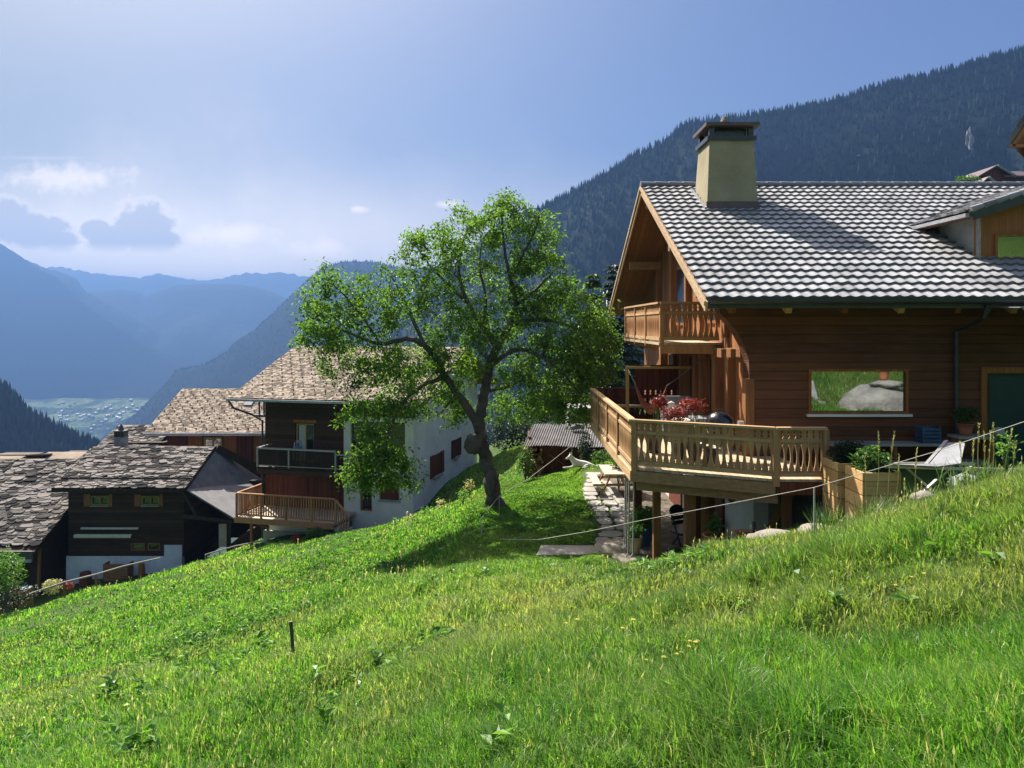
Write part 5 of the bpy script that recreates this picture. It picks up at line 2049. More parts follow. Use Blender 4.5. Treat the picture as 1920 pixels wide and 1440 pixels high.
Tr = np.concatenate([bi + 3, bi + 2, bi + 4], 1)
rnd = rg.random(n)
tint = np.clip(.36 + .55 * (rnd - .5) + .6 * (n1 - .5) - .40 * clump + .16 * mow + .35 * (n3 - .5) + .3 * (n2 - .5), 0, 1)
dr = np.clip((dry - .55) * 3.2, 0, 1) * (.15 + .5 * rnd) * (1 - .6 * lawn)
mid = np.exp(-((X + .1) / 2.2) ** 2 - ((Y - 9.2) / 2.6) ** 2)       # trodden, bleached turf in the middle
dr = np.maximum(dr, mid * np.clip(n3 * 1.6 - .25, 0, 1) * (.4 + .6 * rnd))
dr = np.maximum(dr, (rg.random(n) < .07) * .9)
hgt = np.tile(np.array([0, 0, .55, .55, 1.0]), n)
t = NT('grass_blades')
tn, dy_, hh = t.attr('tint'), t.attr('dry'), t.attr('hgt')
col = t.ramp(tn, [(.0, (.028, .10, .013)), (.45, (.108, .262, .034)), (1.0, (.27, .43, .085))])
col = t.mix(dy_, col, (.38, .37, .16))
d = t.bsdf(col, .4, None, .35)
tr = t.n('BsdfTranslucent')
t.l(t.mix(1.0, col, (1.45, 1.5, .7), 'MULTIPLY'), tr.inputs['Color'])
ms = t.n('MixShader')
ms.inputs[0].default_value = .5
t.l(d, ms.inputs[1])
t.l(tr.outputs[0], ms.inputs[2])
M['grass'] = t.done(ms.outputs[0])
gr = fast_mesh('meadow_grass', V.reshape(-1, 3), Qd, Tr, M['grass'], {'tint': np.repeat(tint, 5), 'dry': np.repeat(dr, 5), 'hgt': hgt})
tag(gr, kind='stuff')

# broad-leaved weeds and clover patches scattered in the turf
lv = MB()
rw = random.Random(17)
cent = []
for (px, py, sp, m_) in ((360, 1150, 1.6, 40), (430, 1190, 1.2, 30), (300, 1230, 1.0, 20), (430, 1245, .8, 20), (180, 1330, .5, 10), (230, 1400, .5, 10), (590, 1075, 1.4, 30), (1290, 1052, .7, 24), (1240, 1070, .6, 16),
                         (880, 1100, .8, 14), (700, 1260, .6, 12), (960, 1400, .25, 2), (1420, 1380, .3, 2), (330, 1110, 2.0, 30), (1500, 1150, .6, 4), (1800, 1150, .6, 3)):
    c = hit(px, py)
    for _ in range(m_):
        x, y = c.x + rw.gauss(0, sp * .6), c.y + rw.gauss(0, sp)
        if not grass_mask(np.array([x]), np.array([y]))[0]:
            continue
        z = float(height(np.array([x]), np.array([y]))[0])
        sc = rw.uniform(.7, 1.3)
        for q in range(rw.randint(7, 13)):
            a = rw.uniform(0, 6.283)
            lv.leaf(Vector((x, y, z + rw.uniform(.04, .18) * sc)), Vector((math.cos(a), math.sin(a), rw.uniform(-.1, .8))), Vector((rw.gauss(0, .3), rw.gauss(0, .3), 1)), rw.uniform(.06, .13) * sc, rw.uniform(.04, .075) * sc, rw.random())
o_ = lv.build('meadow_weeds', M['potleaf'])
tag(o_, kind='stuff')

# straw-coloured seeding stalks all over the turf
pr = []
for n_, r0, r1 in ((800, 2.2, 6), (1500, 6, 12), (900, 12, 24), (250, 24, 36)):
    pr.append(sample_fan(n_, r0, r1, -.72, .72))
sx_ = np.concatenate([p[0] for p in pr])
sy_ = np.concatenate([p[1] for p in pr])
kk = grass_mask(sx_, sy_) & (vnoise(sx_, sy_, .5, 8) * .7 + vnoise(sx_, sy_, 1.6, 9) * .3 > .42) & ~((sx_ > -1) & (sy_ > 15))
sx_, sy_ = sx_[kk], sy_[kk]
sz_ = height(sx_, sy_)
ss = MB()
rk = random.Random(4)
for x, y, z in zip(sx_, sy_, sz_):
    h = rk.uniform(.14, .34)
    r = math.hypot(x, y)
    w_ = max(.0022, .00042 * r)
    p = Vector((x, y, z))
    d = Vector((rk.gauss(.08, .22), rk.gauss(0, .22), 1)).normalized()
    a = Vector((rk.uniform(-1, 1), rk.uniform(-1, 1), 0)).normalized() * w_
    t_ = p + d * h
    c_ = rk.random()
    ss.add([p - a, p + a, t_ + a * .6, t_ - a * .6], [(0, 1, 2, 3)], .15 + .3 * c_)
    hw = rk.uniform(1.6, 3.2)
    q0, q1 = t_ - d * .01, t_ + d * rk.uniform(.02, .06)
    m_ = q0.lerp(q1, .45)
    ss.add([q0, m_ + a * hw, q1, m_ - a * hw], [(0, 1, 2, 3)], .5 + .5 * c_)
o_ = ss.build('seeding_grass', M['seed'])
tag(o_, kind='stuff')


def tuft(label, px, py, Y, h, r, n, seed):
    """a tuft of long narrow blades"""
    rr = random.Random(seed)
    c = P(px, py, Y)
    z = hz(c.x, Y)
    t = thing('grass_tuft', label, 'weed', (c.x, Y, z))
    b = MB()
    for k in range(n):
        a = rr.uniform(0, 6.283)
        p = Vector((c.x + rr.gauss(0, r * .5), Y + rr.gauss(0, r * .5), z - .03))
        d = Vector((math.cos(a) * rr.uniform(.05, .5), math.sin(a) * rr.uniform(.05, .5), 1)).normalized()
        L = h * rr.uniform(.55, 1.1)
        s_ = Vector((-math.sin(a), math.cos(a), 0)) * .006
        m1_, m2_ = p + d * L * .5, p + d * L + Vector((math.cos(a), math.sin(a), -.4)) * L * rr.uniform(.05, .3)
        b.add([p - s_, p + s_, m1_ + s_, m1_ - s_, m2_], [(0, 1, 2, 3), (3, 2, 4)], rr.random())
    b.build('blades', M['stem'], t)
# ------------------------------------------------------------------ things on and under the deck
def pot(name, label, c, r, h, mat, prof=None, n=20, soil=True, parent=None):
    t = parent or thing(name, label, 'plant pot', c)
    b = MB()
    pr = prof or [(r * .62, 0), (r * .72, h * .25), (r * .88, h * .6), (r, h * .93), (r * 1.06, h * .94), (r * 1.06, h), (r * .92, h), (r * .88, h * .88), (.01, h * .88)]
    b.lathe(c, pr, n)
    b.build('pot', mat, t, True)
    if soil:
        b = MB()
        b.lathe(Vector(c) + Vector((0, 0, h * .84)), [(r * .86, 0), (r * .86, h * .05)], n)
        b.build('soil', M['soil'], t)
    return t


gz = -5.46
# paving and stones by the lawn
b = MB()
rs = random.Random(5)
y = 16.6
while y < 27:
    d = rs.uniform(.5, .8)
    x = 2.02 + .12 * math.sin(y) + (.05 * (y - 16))
    while x < 2.9 + (.5 if y < 18 else 0):
        w_ = rs.uniform(.4, .75)
        n_ = 7
        pl = []
        for k in range(n_):
            a = k * 2 * math.pi / n_ + .3
            pl.append(Vector((x + w_ / 2 + math.copysign(abs(math.cos(a)) ** .6, math.cos(a)) * w_ * .5 * rs.uniform(.86, .98), y + d / 2 + math.copysign(abs(math.sin(a)) ** .6, math.sin(a)) * d * .5 * rs.uniform(.86, .98), gz - .05 + rs.uniform(0, .015))))
        b.prism(pl, (0, 0, .09), rs.random())
        x += w_
    y += d
tag(b.build('stone_paving', M['slabst']), kind='structure')
b = MB()
b.bar((3.45, 17.2, gz + .06), (3.25, 25.5, gz + .02), .28, .16)
tag(b.build('stone_kerb', M['slabst']), kind='structure')
M['gravel'] = m_rough('brown_gravel', (.06, .05, .04), (.22, .19, .15), 3, .95, 1, .03, .1, 30)
b = MB()
b.box(3.15, 5.0, 13.9, 27.5, gz - .1, gz + .012)
tag(b.build('gravel', M['gravel']), kind='structure')
s_ = hit(1062, 1040, 12, 24)
b = MB()
b.hexa([(s_.x - .72, s_.y - .30, s_.z - .08), (s_.x + .74, s_.y - .24, s_.z - .08), (s_.x + .66, s_.y + .34, s_.z - .04), (s_.x - .58, s_.y + .36, s_.z - .04),
        (s_.x - .72, s_.y - .30, s_.z + .04), (s_.x + .74, s_.y - .24, s_.z + .04), (s_.x + .66, s_.y + .34, s_.z + .07), (s_.x - .58, s_.y + .36, s_.z + .07)])
tag(b.build('stone_slab', M['slabst']), 'long pale stone slab lying flat in the lawn left of the planted pots', 'stone slab')
for i, (px, py, Y, r, lab) in enumerate(((1160, 1026, 17.6, (.62, .6, .17), 'large pale boulder beside the beige plant pot'), (1240, 1032, 17.3, (.62, .5, .12), 'flat pale rock under the blue pot'),
                                         (1186, 1046, 16.75, (.46, .38, .12), 'low round stone carrying the beige pot'), (1458, 1008, 11.6, (.5, .35, .14), 'long pale rock at the meadow edge below the deck'),
                                         (1540, 994, 10.7, (.32, .3, .1), 'small pale rock beside the rope post under the deck end'), (1895, 905, 8.9, (.22, .2, .12), 'grey stone in the grass at the right edge'),
                                         (1735, 932, 9.3, (.16, .16, .1), 'small pale stone in the seeding grass below the loungers'))):
    c = P(px, py, Y)
    b = MB()
    b.blob(c - Vector((0, 0, r[2] * .3)), r, .22, 3, 1.3, i + 3)
    tag(b.build('boulder', M['stone'], None, True), lab, 'boulder')
# planted pots
c = P(1188, 1038, 16.85)
zt_ = c.z
t_ = pot('planted_pot', 'beige glazed pot of leafy herbs standing on a round stone', tuple(c), .20, .40, M['beigepot'])
bush('', '', '', c + Vector((0, 0, .52)), (.26, .26, .20), 420, M['potleaf'], .075, 41, None, 5, t_, tuple(c + Vector((0, 0, .36))))
c = P(1208, 1022, 17.35)
t_ = pot('planted_pot', 'blue glazed pot with a bushy green plant just behind the beige pot', tuple(c), .25, .46, M['bluepot'])
bush('', '', '', c + Vector((-.02, 0, .66)), (.40, .34, .30), 700, M['potleaf'], .09, 42, None, 6, t_, tuple(c + Vector((0, 0, .42))))
c = P(1341, 1034, 13.2)
t_ = pot('planted_pot', 'terracotta pot with a single green plant below the deck posts', tuple(c), .21, .30, M['terra'])
bush('', '', '', c + Vector((0, 0, .46)), (.15, .15, .24), 200, M['bushleaf'], .08, 43, None, 3, t_, tuple(c + Vector((0, 0, .24))))
c = P(1370, 1026, 13.0)
t_ = pot('dark_pot', 'small dark pot between the terracotta pot and the bowl', tuple(c), .14, .13, M['blackpot'])
c = P(1402, 1018, 12.9)
t_ = pot('planter_bowl', 'wide brown terracotta bowl against the white cellar wall', tuple(c), .20, .16, M['terra'], [(.12, 0), (.20, .05), (.24, .15), (.25, .17), (.22, .17), (.2, .12), (.01, .1)])
b = MB()
b.tube([c + Vector((.16, .1, .0)), c + Vector((.14, .1, .34))], .03, 7)
tag(b.build('dark_stake', M['iron']), 'short dark stake standing behind the brown terracotta bowl', 'stake')
# chairs under the deck
def garden_chair(x, y, z, rz, mat, label):
    t = thing('garden_chair', label, 'chair', (x, y, z), 'folding chairs under the deck')
    cs, sn = math.cos(rz), math.sin(rz)
    xf = lambda a, b_, c_: (x + a * cs - b_ * sn, y + a * sn + b_ * cs, z + c_)
    for s in (-1, 1):
        b = MB(xf)
        b.bar((s * .21, .24, 0), (s * .21, -.16, .48), .03, .03)
        b.build('leg', mat, t)
        b = MB(xf)
        b.bar((s * .19, -.24, 0), (s * .19, .22, .98), .03, .03)
        b.build('leg', mat, t)
    b = MB(xf)
    b.box(-.21, .21, -.2, .2, .44, .48)
    b.build('seat', mat, t)
    b = MB(xf)
    for k in range(3):
        b.box(-.2, .2, .12 + k * .035, .15 + k * .035, .62 + k * .11, .71 + k * .11)
    b.prism([(math.cos(a) * .2, .215, .95 + math.sin(a) * .13) for a in np.linspace(0, 2 * math.pi, 15)[:-1]], (0, .03, 0))
    b.build('backrest', mat, t)
    return t


garden_chair(4.12, 17.9, gz, .5, M['teal'], 'dark green folding chair under the deck, left of the thick middle post')
garden_chair(4.42, 16.9, gz, -.9, M['teal'], 'dark green folding chair partly hidden behind the log post')
t_ = thing('wooden_chair', 'brown slatted wooden chair beside the green chair under the deck', 'chair', (4.25, 17.3, gz))
b = MB()
b.box(4.05, 4.45, 17.1, 17.5, gz + .42, gz + .46)
b.build('seat', M['beam'], t_)
b = MB()
for k in range(4):
    b.box(4.06, 4.44, 17.46, 17.49, gz + .52 + k * .12, gz + .60 + k * .12)
for x in (4.05, 4.42):
    b.box(x, x + .04, 17.46, 17.5, gz + .46, gz + 1.02)
b.build('backrest', M['beam'], t_)
for x in (4.06, 4.41):
    for y in (17.12, 17.46):
        b = MB()
        b.box(x, x + .04, y, y + .04, gz, gz + .42)
        b.build('leg', M['beam'], t_)
# picnic table on the paving
t_ = thing('picnic_table', 'pale wooden picnic table on the paving beside the deck', 'table', (3.3, 24.2, gz))
tx, ty = 3.32, 24.2
b = MB()
b.box(tx - .38, tx + .38, ty - .8, ty + .8, gz + .70, gz + .75)
b.build('tabletop', M['tablewood'], t_)
for s in (-1, 1):
    b = MB()
    b.box(tx + s * .62 - .13, tx + s * .62 + .13, ty - .8, ty + .8, gz + .40, gz + .44)
    b.build('bench', M['tablewood'], t_)
for y in (ty - .62, ty + .62):
    for s in (-1, 1):
        b = MB()
        b.bar((tx + s * .5, y, gz), (tx + s * .16, y, gz + .70), .09, .045)
        b.build('leg', M['rail'], t_)
    b = MB()
    b.box(tx - .72, tx + .72, y + .03, y + .075, gz + .33, gz + .40)
    b.build('cross_bar', M['rail'], t_)
# rope swing hanging from the deck edge
t_ = thing('rope_swing', 'ropes with hooks hanging from the deck edge above the paving', 'rope swing', (2.35, 15.0, ZF - .2))
for i, (x, y, L) in enumerate(((2.40, 15.7, 1.65), (2.38, 15.35, 1.55), (2.36, 14.95, 1.6), (2.40, 14.6, 1.5))):
    b = MB()
    b.tube([(x, y, ZF - .22), (x + .01, y, ZF - .6), (x - .01, y, ZF - .3 - L)], .018, 6)
    b.tube([(x - .06, y, ZF - .3 - L - .1), (x, y, ZF - .3 - L), (x + .06, y, ZF - .3 - L - .1)], .016, 6)
    b.build('rope', M['greywood'], t_)
# kettle grill on the deck
t_ = thing('kettle_grill', 'black kettle barbecue with domed lid on the deck', 'barbecue', (4.14, 14.75, ZF))
c = Vector((4.14, 14.75, ZF))
b = MB()
b.lathe(c, [(.05, .42), (.17, .46), (.25, .56), (.285, .66), (.285, .68), (.05, .68)], 28)
b.build('bowl', M['black'], t_, True)
b = MB()
b.lathe(c, [(.292, .675), (.285, .72), (.25, .83), (.17, .92), (.07, .965), (.01, .97)], 28)
ld = b.build('lid', M['black'], t_, True)
b = MB()
b.tube([c + Vector((-.08, 0, .955)), c + Vector((-.07, 0, 1.0)), c + Vector((.07, 0, 1.0)), c + Vector((.08, 0, .955))], .014, 8)
b.build('handle', M['darkmetal'], ld)
for k in range(3):
    a = k * 2.094 + .5
    b = MB()
    b.tube([c + Vector((math.cos(a) * .17, math.sin(a) * .17, .5)), c + Vector((math.cos(a) * .27, math.sin(a) * .27, .01))], .014, 7)
    b.build('leg', M['alu'], t_)
b = MB()
b.box(c.x + .30, c.x + .52, c.y - .15, c.y + .15, ZF + .66, ZF + .69)
b.box(c.x + .36, c.x + .46, c.y - .1, c.y + .02, ZF + .69, ZF + .78)
b.build('side_shelf', M['alu'], t_)
# maple plants in black pots
for i, (x, y, fx, fz, rx, rz_, lab) in enumerate(((3.36, 14.85, 3.25, -1.80, .32, .22, 'red leaved maple in a black pot, nearest the hammock'), (3.62, 14.65, 3.56, -1.60, .34, .22, 'red leaved maple in a black pot beside the barbecue'),
                                                  (2.98, 15.6, 3.12, -1.62, .18, .16, 'red leaved maple in a black pot in front of the hammock'))):
    t_ = pot('maple_pot', lab, (x, y, ZF), .17, .36, M['blackpot'])
    bush('', '', '', (fx, y, fz), (rx, .3, rz_), 420, M['maple'], .07, 60 + i, None, 7, t_, (x, y, ZF + .3))
pot('black_pot', 'empty looking black pot behind the deck balusters', (3.85, 14.35, ZF), .14, .32, M['blackpot'])
# hammock
t_ = thing('hammock', 'striped terracotta coloured hammock hung over the deck', 'hammock', (3.4, 18.6, -1.6))
th = NT('hammock_cloth')
g_ = th.n('NewGeometry')
s3 = th.n('SeparateXYZ')
th.l(g_.outputs['Position'], s3.inputs[0])
ww = th.math('FRACT', th.math('MULTIPLY', th.math('ADD', s3.outputs[2], th.math('MULTIPLY', s3.outputs[1], .8)), 9.0))
M['hammock'] = th.done(th.bsdf(th.ramp(ww, [(.2, (.22, .07, .04)), (.45, (.42, .22, .12)), (.6, (.14, .07, .055)), (.9, (.34, .14, .08))]), .9))
p0, p1 = Vector((3.13, 18.75, -1.50)), Vector((3.86, 18.45, -1.52))
nu, nv = 22, 10
vs, fs = [], []
for i in range(nu + 1):
    u = i / nu
    c = p0.lerp(p1, u) - Vector((0, 0, .70 * (1 - (2 * u - 1) ** 2)))
    wid = .05 + .30 * math.sin(math.pi * u) ** .8
    d = (p1 - p0).normalized()
    sd = Vector((-d.y, d.x, 0))
    for j in range(nv + 1):
        v = 2 * j / nv - 1
        vs.append(c + sd * (v * wid) + Vector((0, 0, .16 * v * v * math.sin(math.pi * u) + .035 * math.sin(11 * v + 3 * u))))
for i in range(nu):
    for j in range(nv):
        a = i * (nv + 1) + j
        fs.append((a, a + 1, a + nv + 2, a + nv + 1))
b = MB()
b.add(vs, fs)
b.build('cloth', M['hammock'], t_, True)
for p, q in ((p0, Vector((3.12, 20.0, -1.16))), (p1, Vector((4.6, 17.6, -.75)))):
    b = MB()
    b.tube([p, q], .016, 6)
    b.build('rope', M['iron'], t_)
# armchair with cushions
t_ = thing('armchair', 'grey wicker armchair with cream cushions by the chalet wall', 'armchair', (3.95, 17.3, ZF))
b = MB()
b.box(3.6, 4.3, 17.0, 17.75, ZF, ZF + .36)
b.build('seat_base', M['sofa'], t_)
b = MB()
b.hexa([(3.6, 17.62, ZF + .36), (4.3, 17.62, ZF + .36), (4.3, 17.75, ZF + .36), (3.6, 17.75, ZF + .36), (3.6, 17.8, ZF + .98), (4.3, 17.8, ZF + .98), (4.3, 17.9, ZF + .98), (3.6, 17.9, ZF + .98)])
b.build('backrest', M['sofa'], t_)
for x in (3.55, 4.24):
    b = MB()
    b.box(x, x + .1, 17.0, 17.7, ZF + .362, ZF + .62)
    b.build('armrest', M['sofa'], t_)
b = MB()
b.blob((3.95, 17.3, ZF + .44), (.28, .3, .09), .05, 2)
b.blob((3.8, 17.66, ZF + .72), (.15, .06, .15), .2, 2)
b.blob((4.12, 17.66, ZF + .70), (.15, .06, .14), .2, 2, 1.2, 4)
b.build('cushion', M['cushion'], t_, True)
t_ = thing('deck_table', 'low grey table with white cloth behind the maple plants', 'table', (4.35, 16.2, ZF))
b = MB()
b.box(3.95, 4.75, 15.9, 16.6, ZF + .62, ZF + .66)
b.build('tabletop', M['sofa'], t_)
for x in (4.0, 4.66):
    for y in (15.95, 16.5):
        b = MB()
        b.box(x, x + .05, y, y + .05, ZF, ZF + .62)
        b.build('leg', M['sofa'], t_)
b = MB()
b.box(4.0, 4.3, 15.89, 16.3, ZF + .661, ZF + .68)
b.add([(4.0, 15.885, ZF + .68), (4.3, 15.885, ZF + .68), (4.12, 15.885, ZF + .46)], [(0, 1, 2)])
o_ = b.build('white_cloth', M['canvas'])
tag(o_, 'white cloth lying on the low grey deck table', 'cloth')

# ------------------------------------------------------------------ terrace by the house wall
tz = -2.8
for i, (px, Yp, w_, dpt, lab) in enumerate(((1592, 12.5, .60, .60, 'left wooden planter box of dark green plants at the deck end'), (1636, 11.75, .56, .60, 'right wooden planter box of light green plants below the window'))):
    x = (px - CX) / F * Yp
    t_ = thing('planter_box', lab, 'planter', (x, Yp, tz), 'wooden planter boxes at the deck end')
    h = .52
    b = MB()
    for sx in (-1, 1):
        b.box(x + sx * w_ / 2 - .02, x + sx * w_ / 2 + .02, Yp - dpt / 2, Yp + dpt / 2, tz - .45, tz + h)
    for sy in (-1, 1):
        b.box(x - w_ / 2 + .021, x + w_ / 2 - .021, Yp + sy * dpt / 2 - .02, Yp + sy * dpt / 2 + .02, tz - .45, tz + h - .002)
    b.build('box', M['fresh'], t_)
    b = MB()
    b.box(x - w_ / 2 + .022, x + w_ / 2 - .022, Yp - dpt / 2 + .022, Yp + dpt / 2 - .022, tz, tz + h - .08)
    b.build('soil', M['soil'], t_)
    bush('', '', '', (x, Yp, tz + h + .10), (w_ * .6, dpt * .6, .30), 1100, M['bushleaf'] if i else M['darkleaf'], .07, 70 + i, None, 8, t_, (x, Yp, tz + h - .1))
b = MB()
b.bar((5.55, 13.2, tz - .42), (6.7, 10.6, tz - .5), .14, .16)
tag(b.build('log_edging', M['bargeb']), 'pale split log lying below the wooden planter boxes', 'log')
b = MB()
vs, fs = [], []
for i in range(9):
    for j in range(7):
        u, v = i / 8, j / 6
        vs.append((5.0 + .55 * u + .05 * math.sin(7 * v), 12.9 - .5 * v, -4.0 + 1.15 * u - .15 * v + .05 * math.sin(5 * u + 3 * v)))
for i in range(8):
    for j in range(6):
        a = i * 7 + j
        fs.append((a, a + 7, a + 8, a + 1))
b.add(vs, fs)
b.add([Vector(v) + Vector((.02, .02, -.015)) for v in vs], [f[::-1] for f in fs])
tag(b.build('tarpaulin', M['bluetarp'], None, True), 'crumpled blue tarpaulin in the dark below the deck end', 'tarpaulin')
# bench along the wall, blue crate, plant stand
t_ = thing('wall_bench', 'long dark bench against the log wall under the big window', 'bench', (7.6, 14.9, tz))
b = MB()
b.box(6.35, 9.0, 14.65, 15.05, tz + .40, tz + .45)
b.build('seat', M['greywood'], t_)
for x in (6.5, 7.6, 8.8):
    b = MB()
    b.box(x, x + .06, 14.7, 15.0, tz, tz + .40)
    b.build('leg', M['beam'], t_)
t_ = thing('plastic_crate', 'blue plastic crate standing on the bench by the downpipe', 'crate', (8.35, 14.85, tz + .45))
x, y, z = 8.35, 14.85, tz + .45
b = MB()
b.box(x - .18, x + .18, y - .14, y + .14, z, z + .02)
for k in range(4):
    zz = z + .03 + k * .075
    b.box(x - .18, x + .18, y - .14, y - .125, zz, zz + .055)
    b.box(x - .18, x + .18, y + .125, y + .14, zz, zz + .055)
    b.box(x - .18, x - .165, y - .124, y + .124, zz, zz + .055)
    b.box(x + .165, x + .18, y - .124, y + .124, zz, zz + .055)
for sx in (-1, 1):
    for sy in (-1, 1):
        b.box(x + sx * .165 - .02, x + sx * .165 + .02, y + sy * .127 - .017, y + sy * .127 + .017, z, z + .335)
b.build('crate_body', M['bluecrate'], t_)
t_ = thing('plant_stand', 'small wooden side table carrying the terracotta pot by the door', 'side table', (9.0, 14.6, tz))
b = MB()
b.box(8.7, 9.45, 14.4, 14.8, tz + .58, tz + .63)
b.build('top', M['greywood'], t_)
for x in (8.75, 9.35):
    b = MB()
    b.box(x, x + .05, 14.45, 14.75, tz, tz + .58)
    b.build('leg', M['orangewood'], t_)
t_ = pot('planted_pot', 'terracotta pot with dark green plant on the side table by the door', (8.95, 14.6, tz + .63), .15, .24, M['terra'])
bush('', '', '', (8.95, 14.6, tz + 1.03), (.30, .28, .20), 420, M['bushleaf'], .07, 81, None, 5, t_, (8.95, 14.6, tz + .85))
c = Vector((9.42, 14.3, tz + .63))
b = MB()
b.lathe(c, [(.05, 0), (.09, .05), (.09, .16), (.04, .2), (.01, .2)], 12)
tag(b.build('watering_pot', M['concrete'], None, True), 'grey lidded pot on the right end of the side table', 'pot')
# lounger
t_ = thing('sun_lounger', 'pale canvas deck lounger with raised back on the terrace', 'sun lounger', (7.2, 11.7, tz))
def lw(px, py, Y):
    return P(px, py, Y)
a0, a1, a2, a3 = lw(1742, 872, 11.6), lw(1800, 872, 11.2), lw(1808, 834, 12.0), lw(1775, 832, 12.3)
b = MB()
n_ = Vector((0, -.02, .03))
b.hexa([a0, a1, a2, a3, a0 + n_, a1 + n_, a2 + n_, a3 + n_])
b.build('backrest', M['canvas'], t_)
b = MB()
q0, q1 = a0 + Vector((-.7, -.15, .02)), a1 + Vector((-.55, -.35, .02))
b.hexa([q0, q1, a1, a0, q0 + n_, q1 + n_, a1 + n_, a0 + n_])
b.build('seat', M['sofa'], t_)
b = MB()
b.bar(a3 + Vector((0, 0, .04)), a0 + Vector((-.05, 0, 0)), .05, .04)
b.bar(a0 + Vector((-.75, -.1, .0)), a1 + Vector((.75, -.2, -.04)), .05, .045)
b.bar(a0 + Vector((-.75, .1, .0)), a0 + Vector((.9, .35, -.04)), .05, .045)
b.build('frame', M['alu'], t_)
for p, q in ((a0 + Vector((-.4, 0, 0)), (a0.x + .25, a0.y - .1, tz)), (a0 + Vector((.3, -.1, 0)), (a0.x - .45, a0.y - .2, tz)), (a1 + Vector((.1, -.1, 0)), (a1.x + .3, a1.y - .1, tz))):
    b = MB()
    b.bar(p, q, .035, .035)
    b.build('leg', M['alu'], t_)
t_ = thing('storage_box', 'dark blue plastic box behind the lounger', 'box', (8.1, 12.4, tz))
b = MB()
b.box(7.55, 8.0, 12.3, 12.7, tz, tz + .45)
b.build('box_body', M['bluecrate'], t_)
b = MB()
b.box(7.53, 8.02, 12.28, 12.72, tz + .45, tz + .5)
b.build('lid', M['teal'], t_)
c = P(1815, 905, 10.6)
b = MB()
b.blob(c, (.28, .22, .10), .35, 3, 1.6, 12)
tag(b.build('folded_sheet', M['canvas'], None, True), 'crumpled pale sheet on the ground below the lounger', 'sheet')
c = P(1898, 600, 14.0)
b = MB()
b.hexa([(c.x - .12, 13.6, c.z + .22), (c.x + 1.4, 13.6, c.z + .22), (c.x + 1.4, 14.6, c.z + .25), (c.x - .2, 14.6, c.z + .25), (c.x - .12, 13.6, c.z + .24), (c.x + 1.4, 13.6, c.z + .24), (c.x + 1.4, 14.6, c.z + .27), (c.x - .2, 14.6, c.z + .27)])
b.hexa([(c.x - .1, 13.6, c.z + .22), (c.x + 1.4, 13.6, c.z + .22), (c.x + 1.4, 13.57, c.z + .22), (c.x - .1, 13.57, c.z + .22), (c.x + .15, 13.6, c.z - .1), (c.x + 1.4, 13.6, c.z - .2), (c.x + 1.4, 13.57, c.z - .2), (c.x + .15, 13.57, c.z - .1)])
tag(b.build('sunshade', M['canvas']), 'pale sunshade cloth under the eave at the right edge', 'sunshade')
# what the big window mirrors: a boulder with a pot on it, on the bank outside the picture
b = MB()
b.blob((11.3, 7.4, -2.6), (1.15, .8, .78), .18, 4, 1.1, 4)
tag(b.build('boulder', M['boulder'], None, True), 'great grey boulder mirrored in the big window', 'boulder')
b = MB()
b.blob((11.6, 7.6, -1.82), (.5, .4, .12), .15, 3, 1.4, 9)
tag(b.build('flat_stone', M['boulder'], None, True), 'flat grey stone lying on the boulder mirrored in the big window', 'stone')
pot('planted_pot', 'terracotta pot standing on the flat stone mirrored in the big window', (11.5, 7.6, -1.72), .16, .36, M['terra'])
t_ = thing('garden_chair', 'pale garden chair mirrored in the left of the big window', 'chair', (9.35, 7.6, -2.8))
b = MB()
b.box(9.1, 9.6, 7.3, 7.8, -2.4, -2.35)
b.build('seat', M['canvas'], t_)
b = MB()
b.hexa([(9.1, 7.3, -2.35), (9.6, 7.3, -2.35), (9.6, 7.25, -2.35), (9.1, 7.25, -2.35), (9.15, 7.05, -1.75), (9.55, 7.05, -1.75), (9.55, 7.0, -1.75), (9.15, 7.0, -1.75)])
b.build('backrest', M['canvas'], t_)
for x in (9.1, 9.55):
    b = MB()
    b.bar((x, 7.78, -2.8), (x, 7.3, -2.38), .04, .04)
    b.bar((x, 7.3, -2.8), (x, 7.78, -2.38), .04, .04)
    b.build('leg', M['alu'], t_)

# ------------------------------------------------------------------ rope fence
def fpost(px0, py0, px1, py1, Y, lab, mat='rope', r=.011):
    a, b_ = P(px0, py0, Y), P(px1, py1, Y)
    z = hz(b_.x, Y)
    b = MB()
    b.tube([(b_.x, Y, min(z, b_.z) - .1), a], r, 7)
    return tag(b.build('fence_post', M[mat]), lab, 'fence post', 'thin posts of the rope fence'), a


posts = []
A_ = Vector((6.6, 5.3, hz(6.6, 5.3) + .55))
b = MB()
b.tube([(A_.x, A_.y, hz(A_.x, A_.y) - .1), A_], .014, 7)
tag(b.build('fence_post', M['rope']), 'thin rope fence post outside the right edge', 'fence post', 'thin posts of the rope fence')
_, B_ = fpost(1527, 914, 1527, 992, 9.7, 'thin pale post at the right end of the deck holding the rope')
_, E_ = fpost(901, 974, 904, 1012, 19.2, 'short pale post on the lawn edge right of the apple trunk')
_, G_ = fpost(936, 930, 936, 966, 22.2, 'thin post leaning by the apple trunk foot')
_, H_ = fpost(988, 900, 990, 940, 25.0, 'thin pale post on the lawn midway to the shed')
_, I_ = fpost(1072, 835, 1074, 862, 29.4, 'thin pale post in front of the shed wall')
C_ = P(1212, 974, 13.2)
D_ = P(905, 1011, 19.2)
pts = [A_, P(1920, 791, 7.0), P(1760, 845, 8.1), B_, P(1370, 944, 11.2), C_, P(1100, 997, 15.6), P(1010, 1012, 17.4), D_, E_, G_, P(960, 915, 23.6), H_, P(1030, 868, 27.4), I_]
b = MB()
b.tube(pts, [.004, .004, .004, .0045, .005, .0055, .0065, .009, .009, .009, .009, .009, .009, .009, .009], 6)
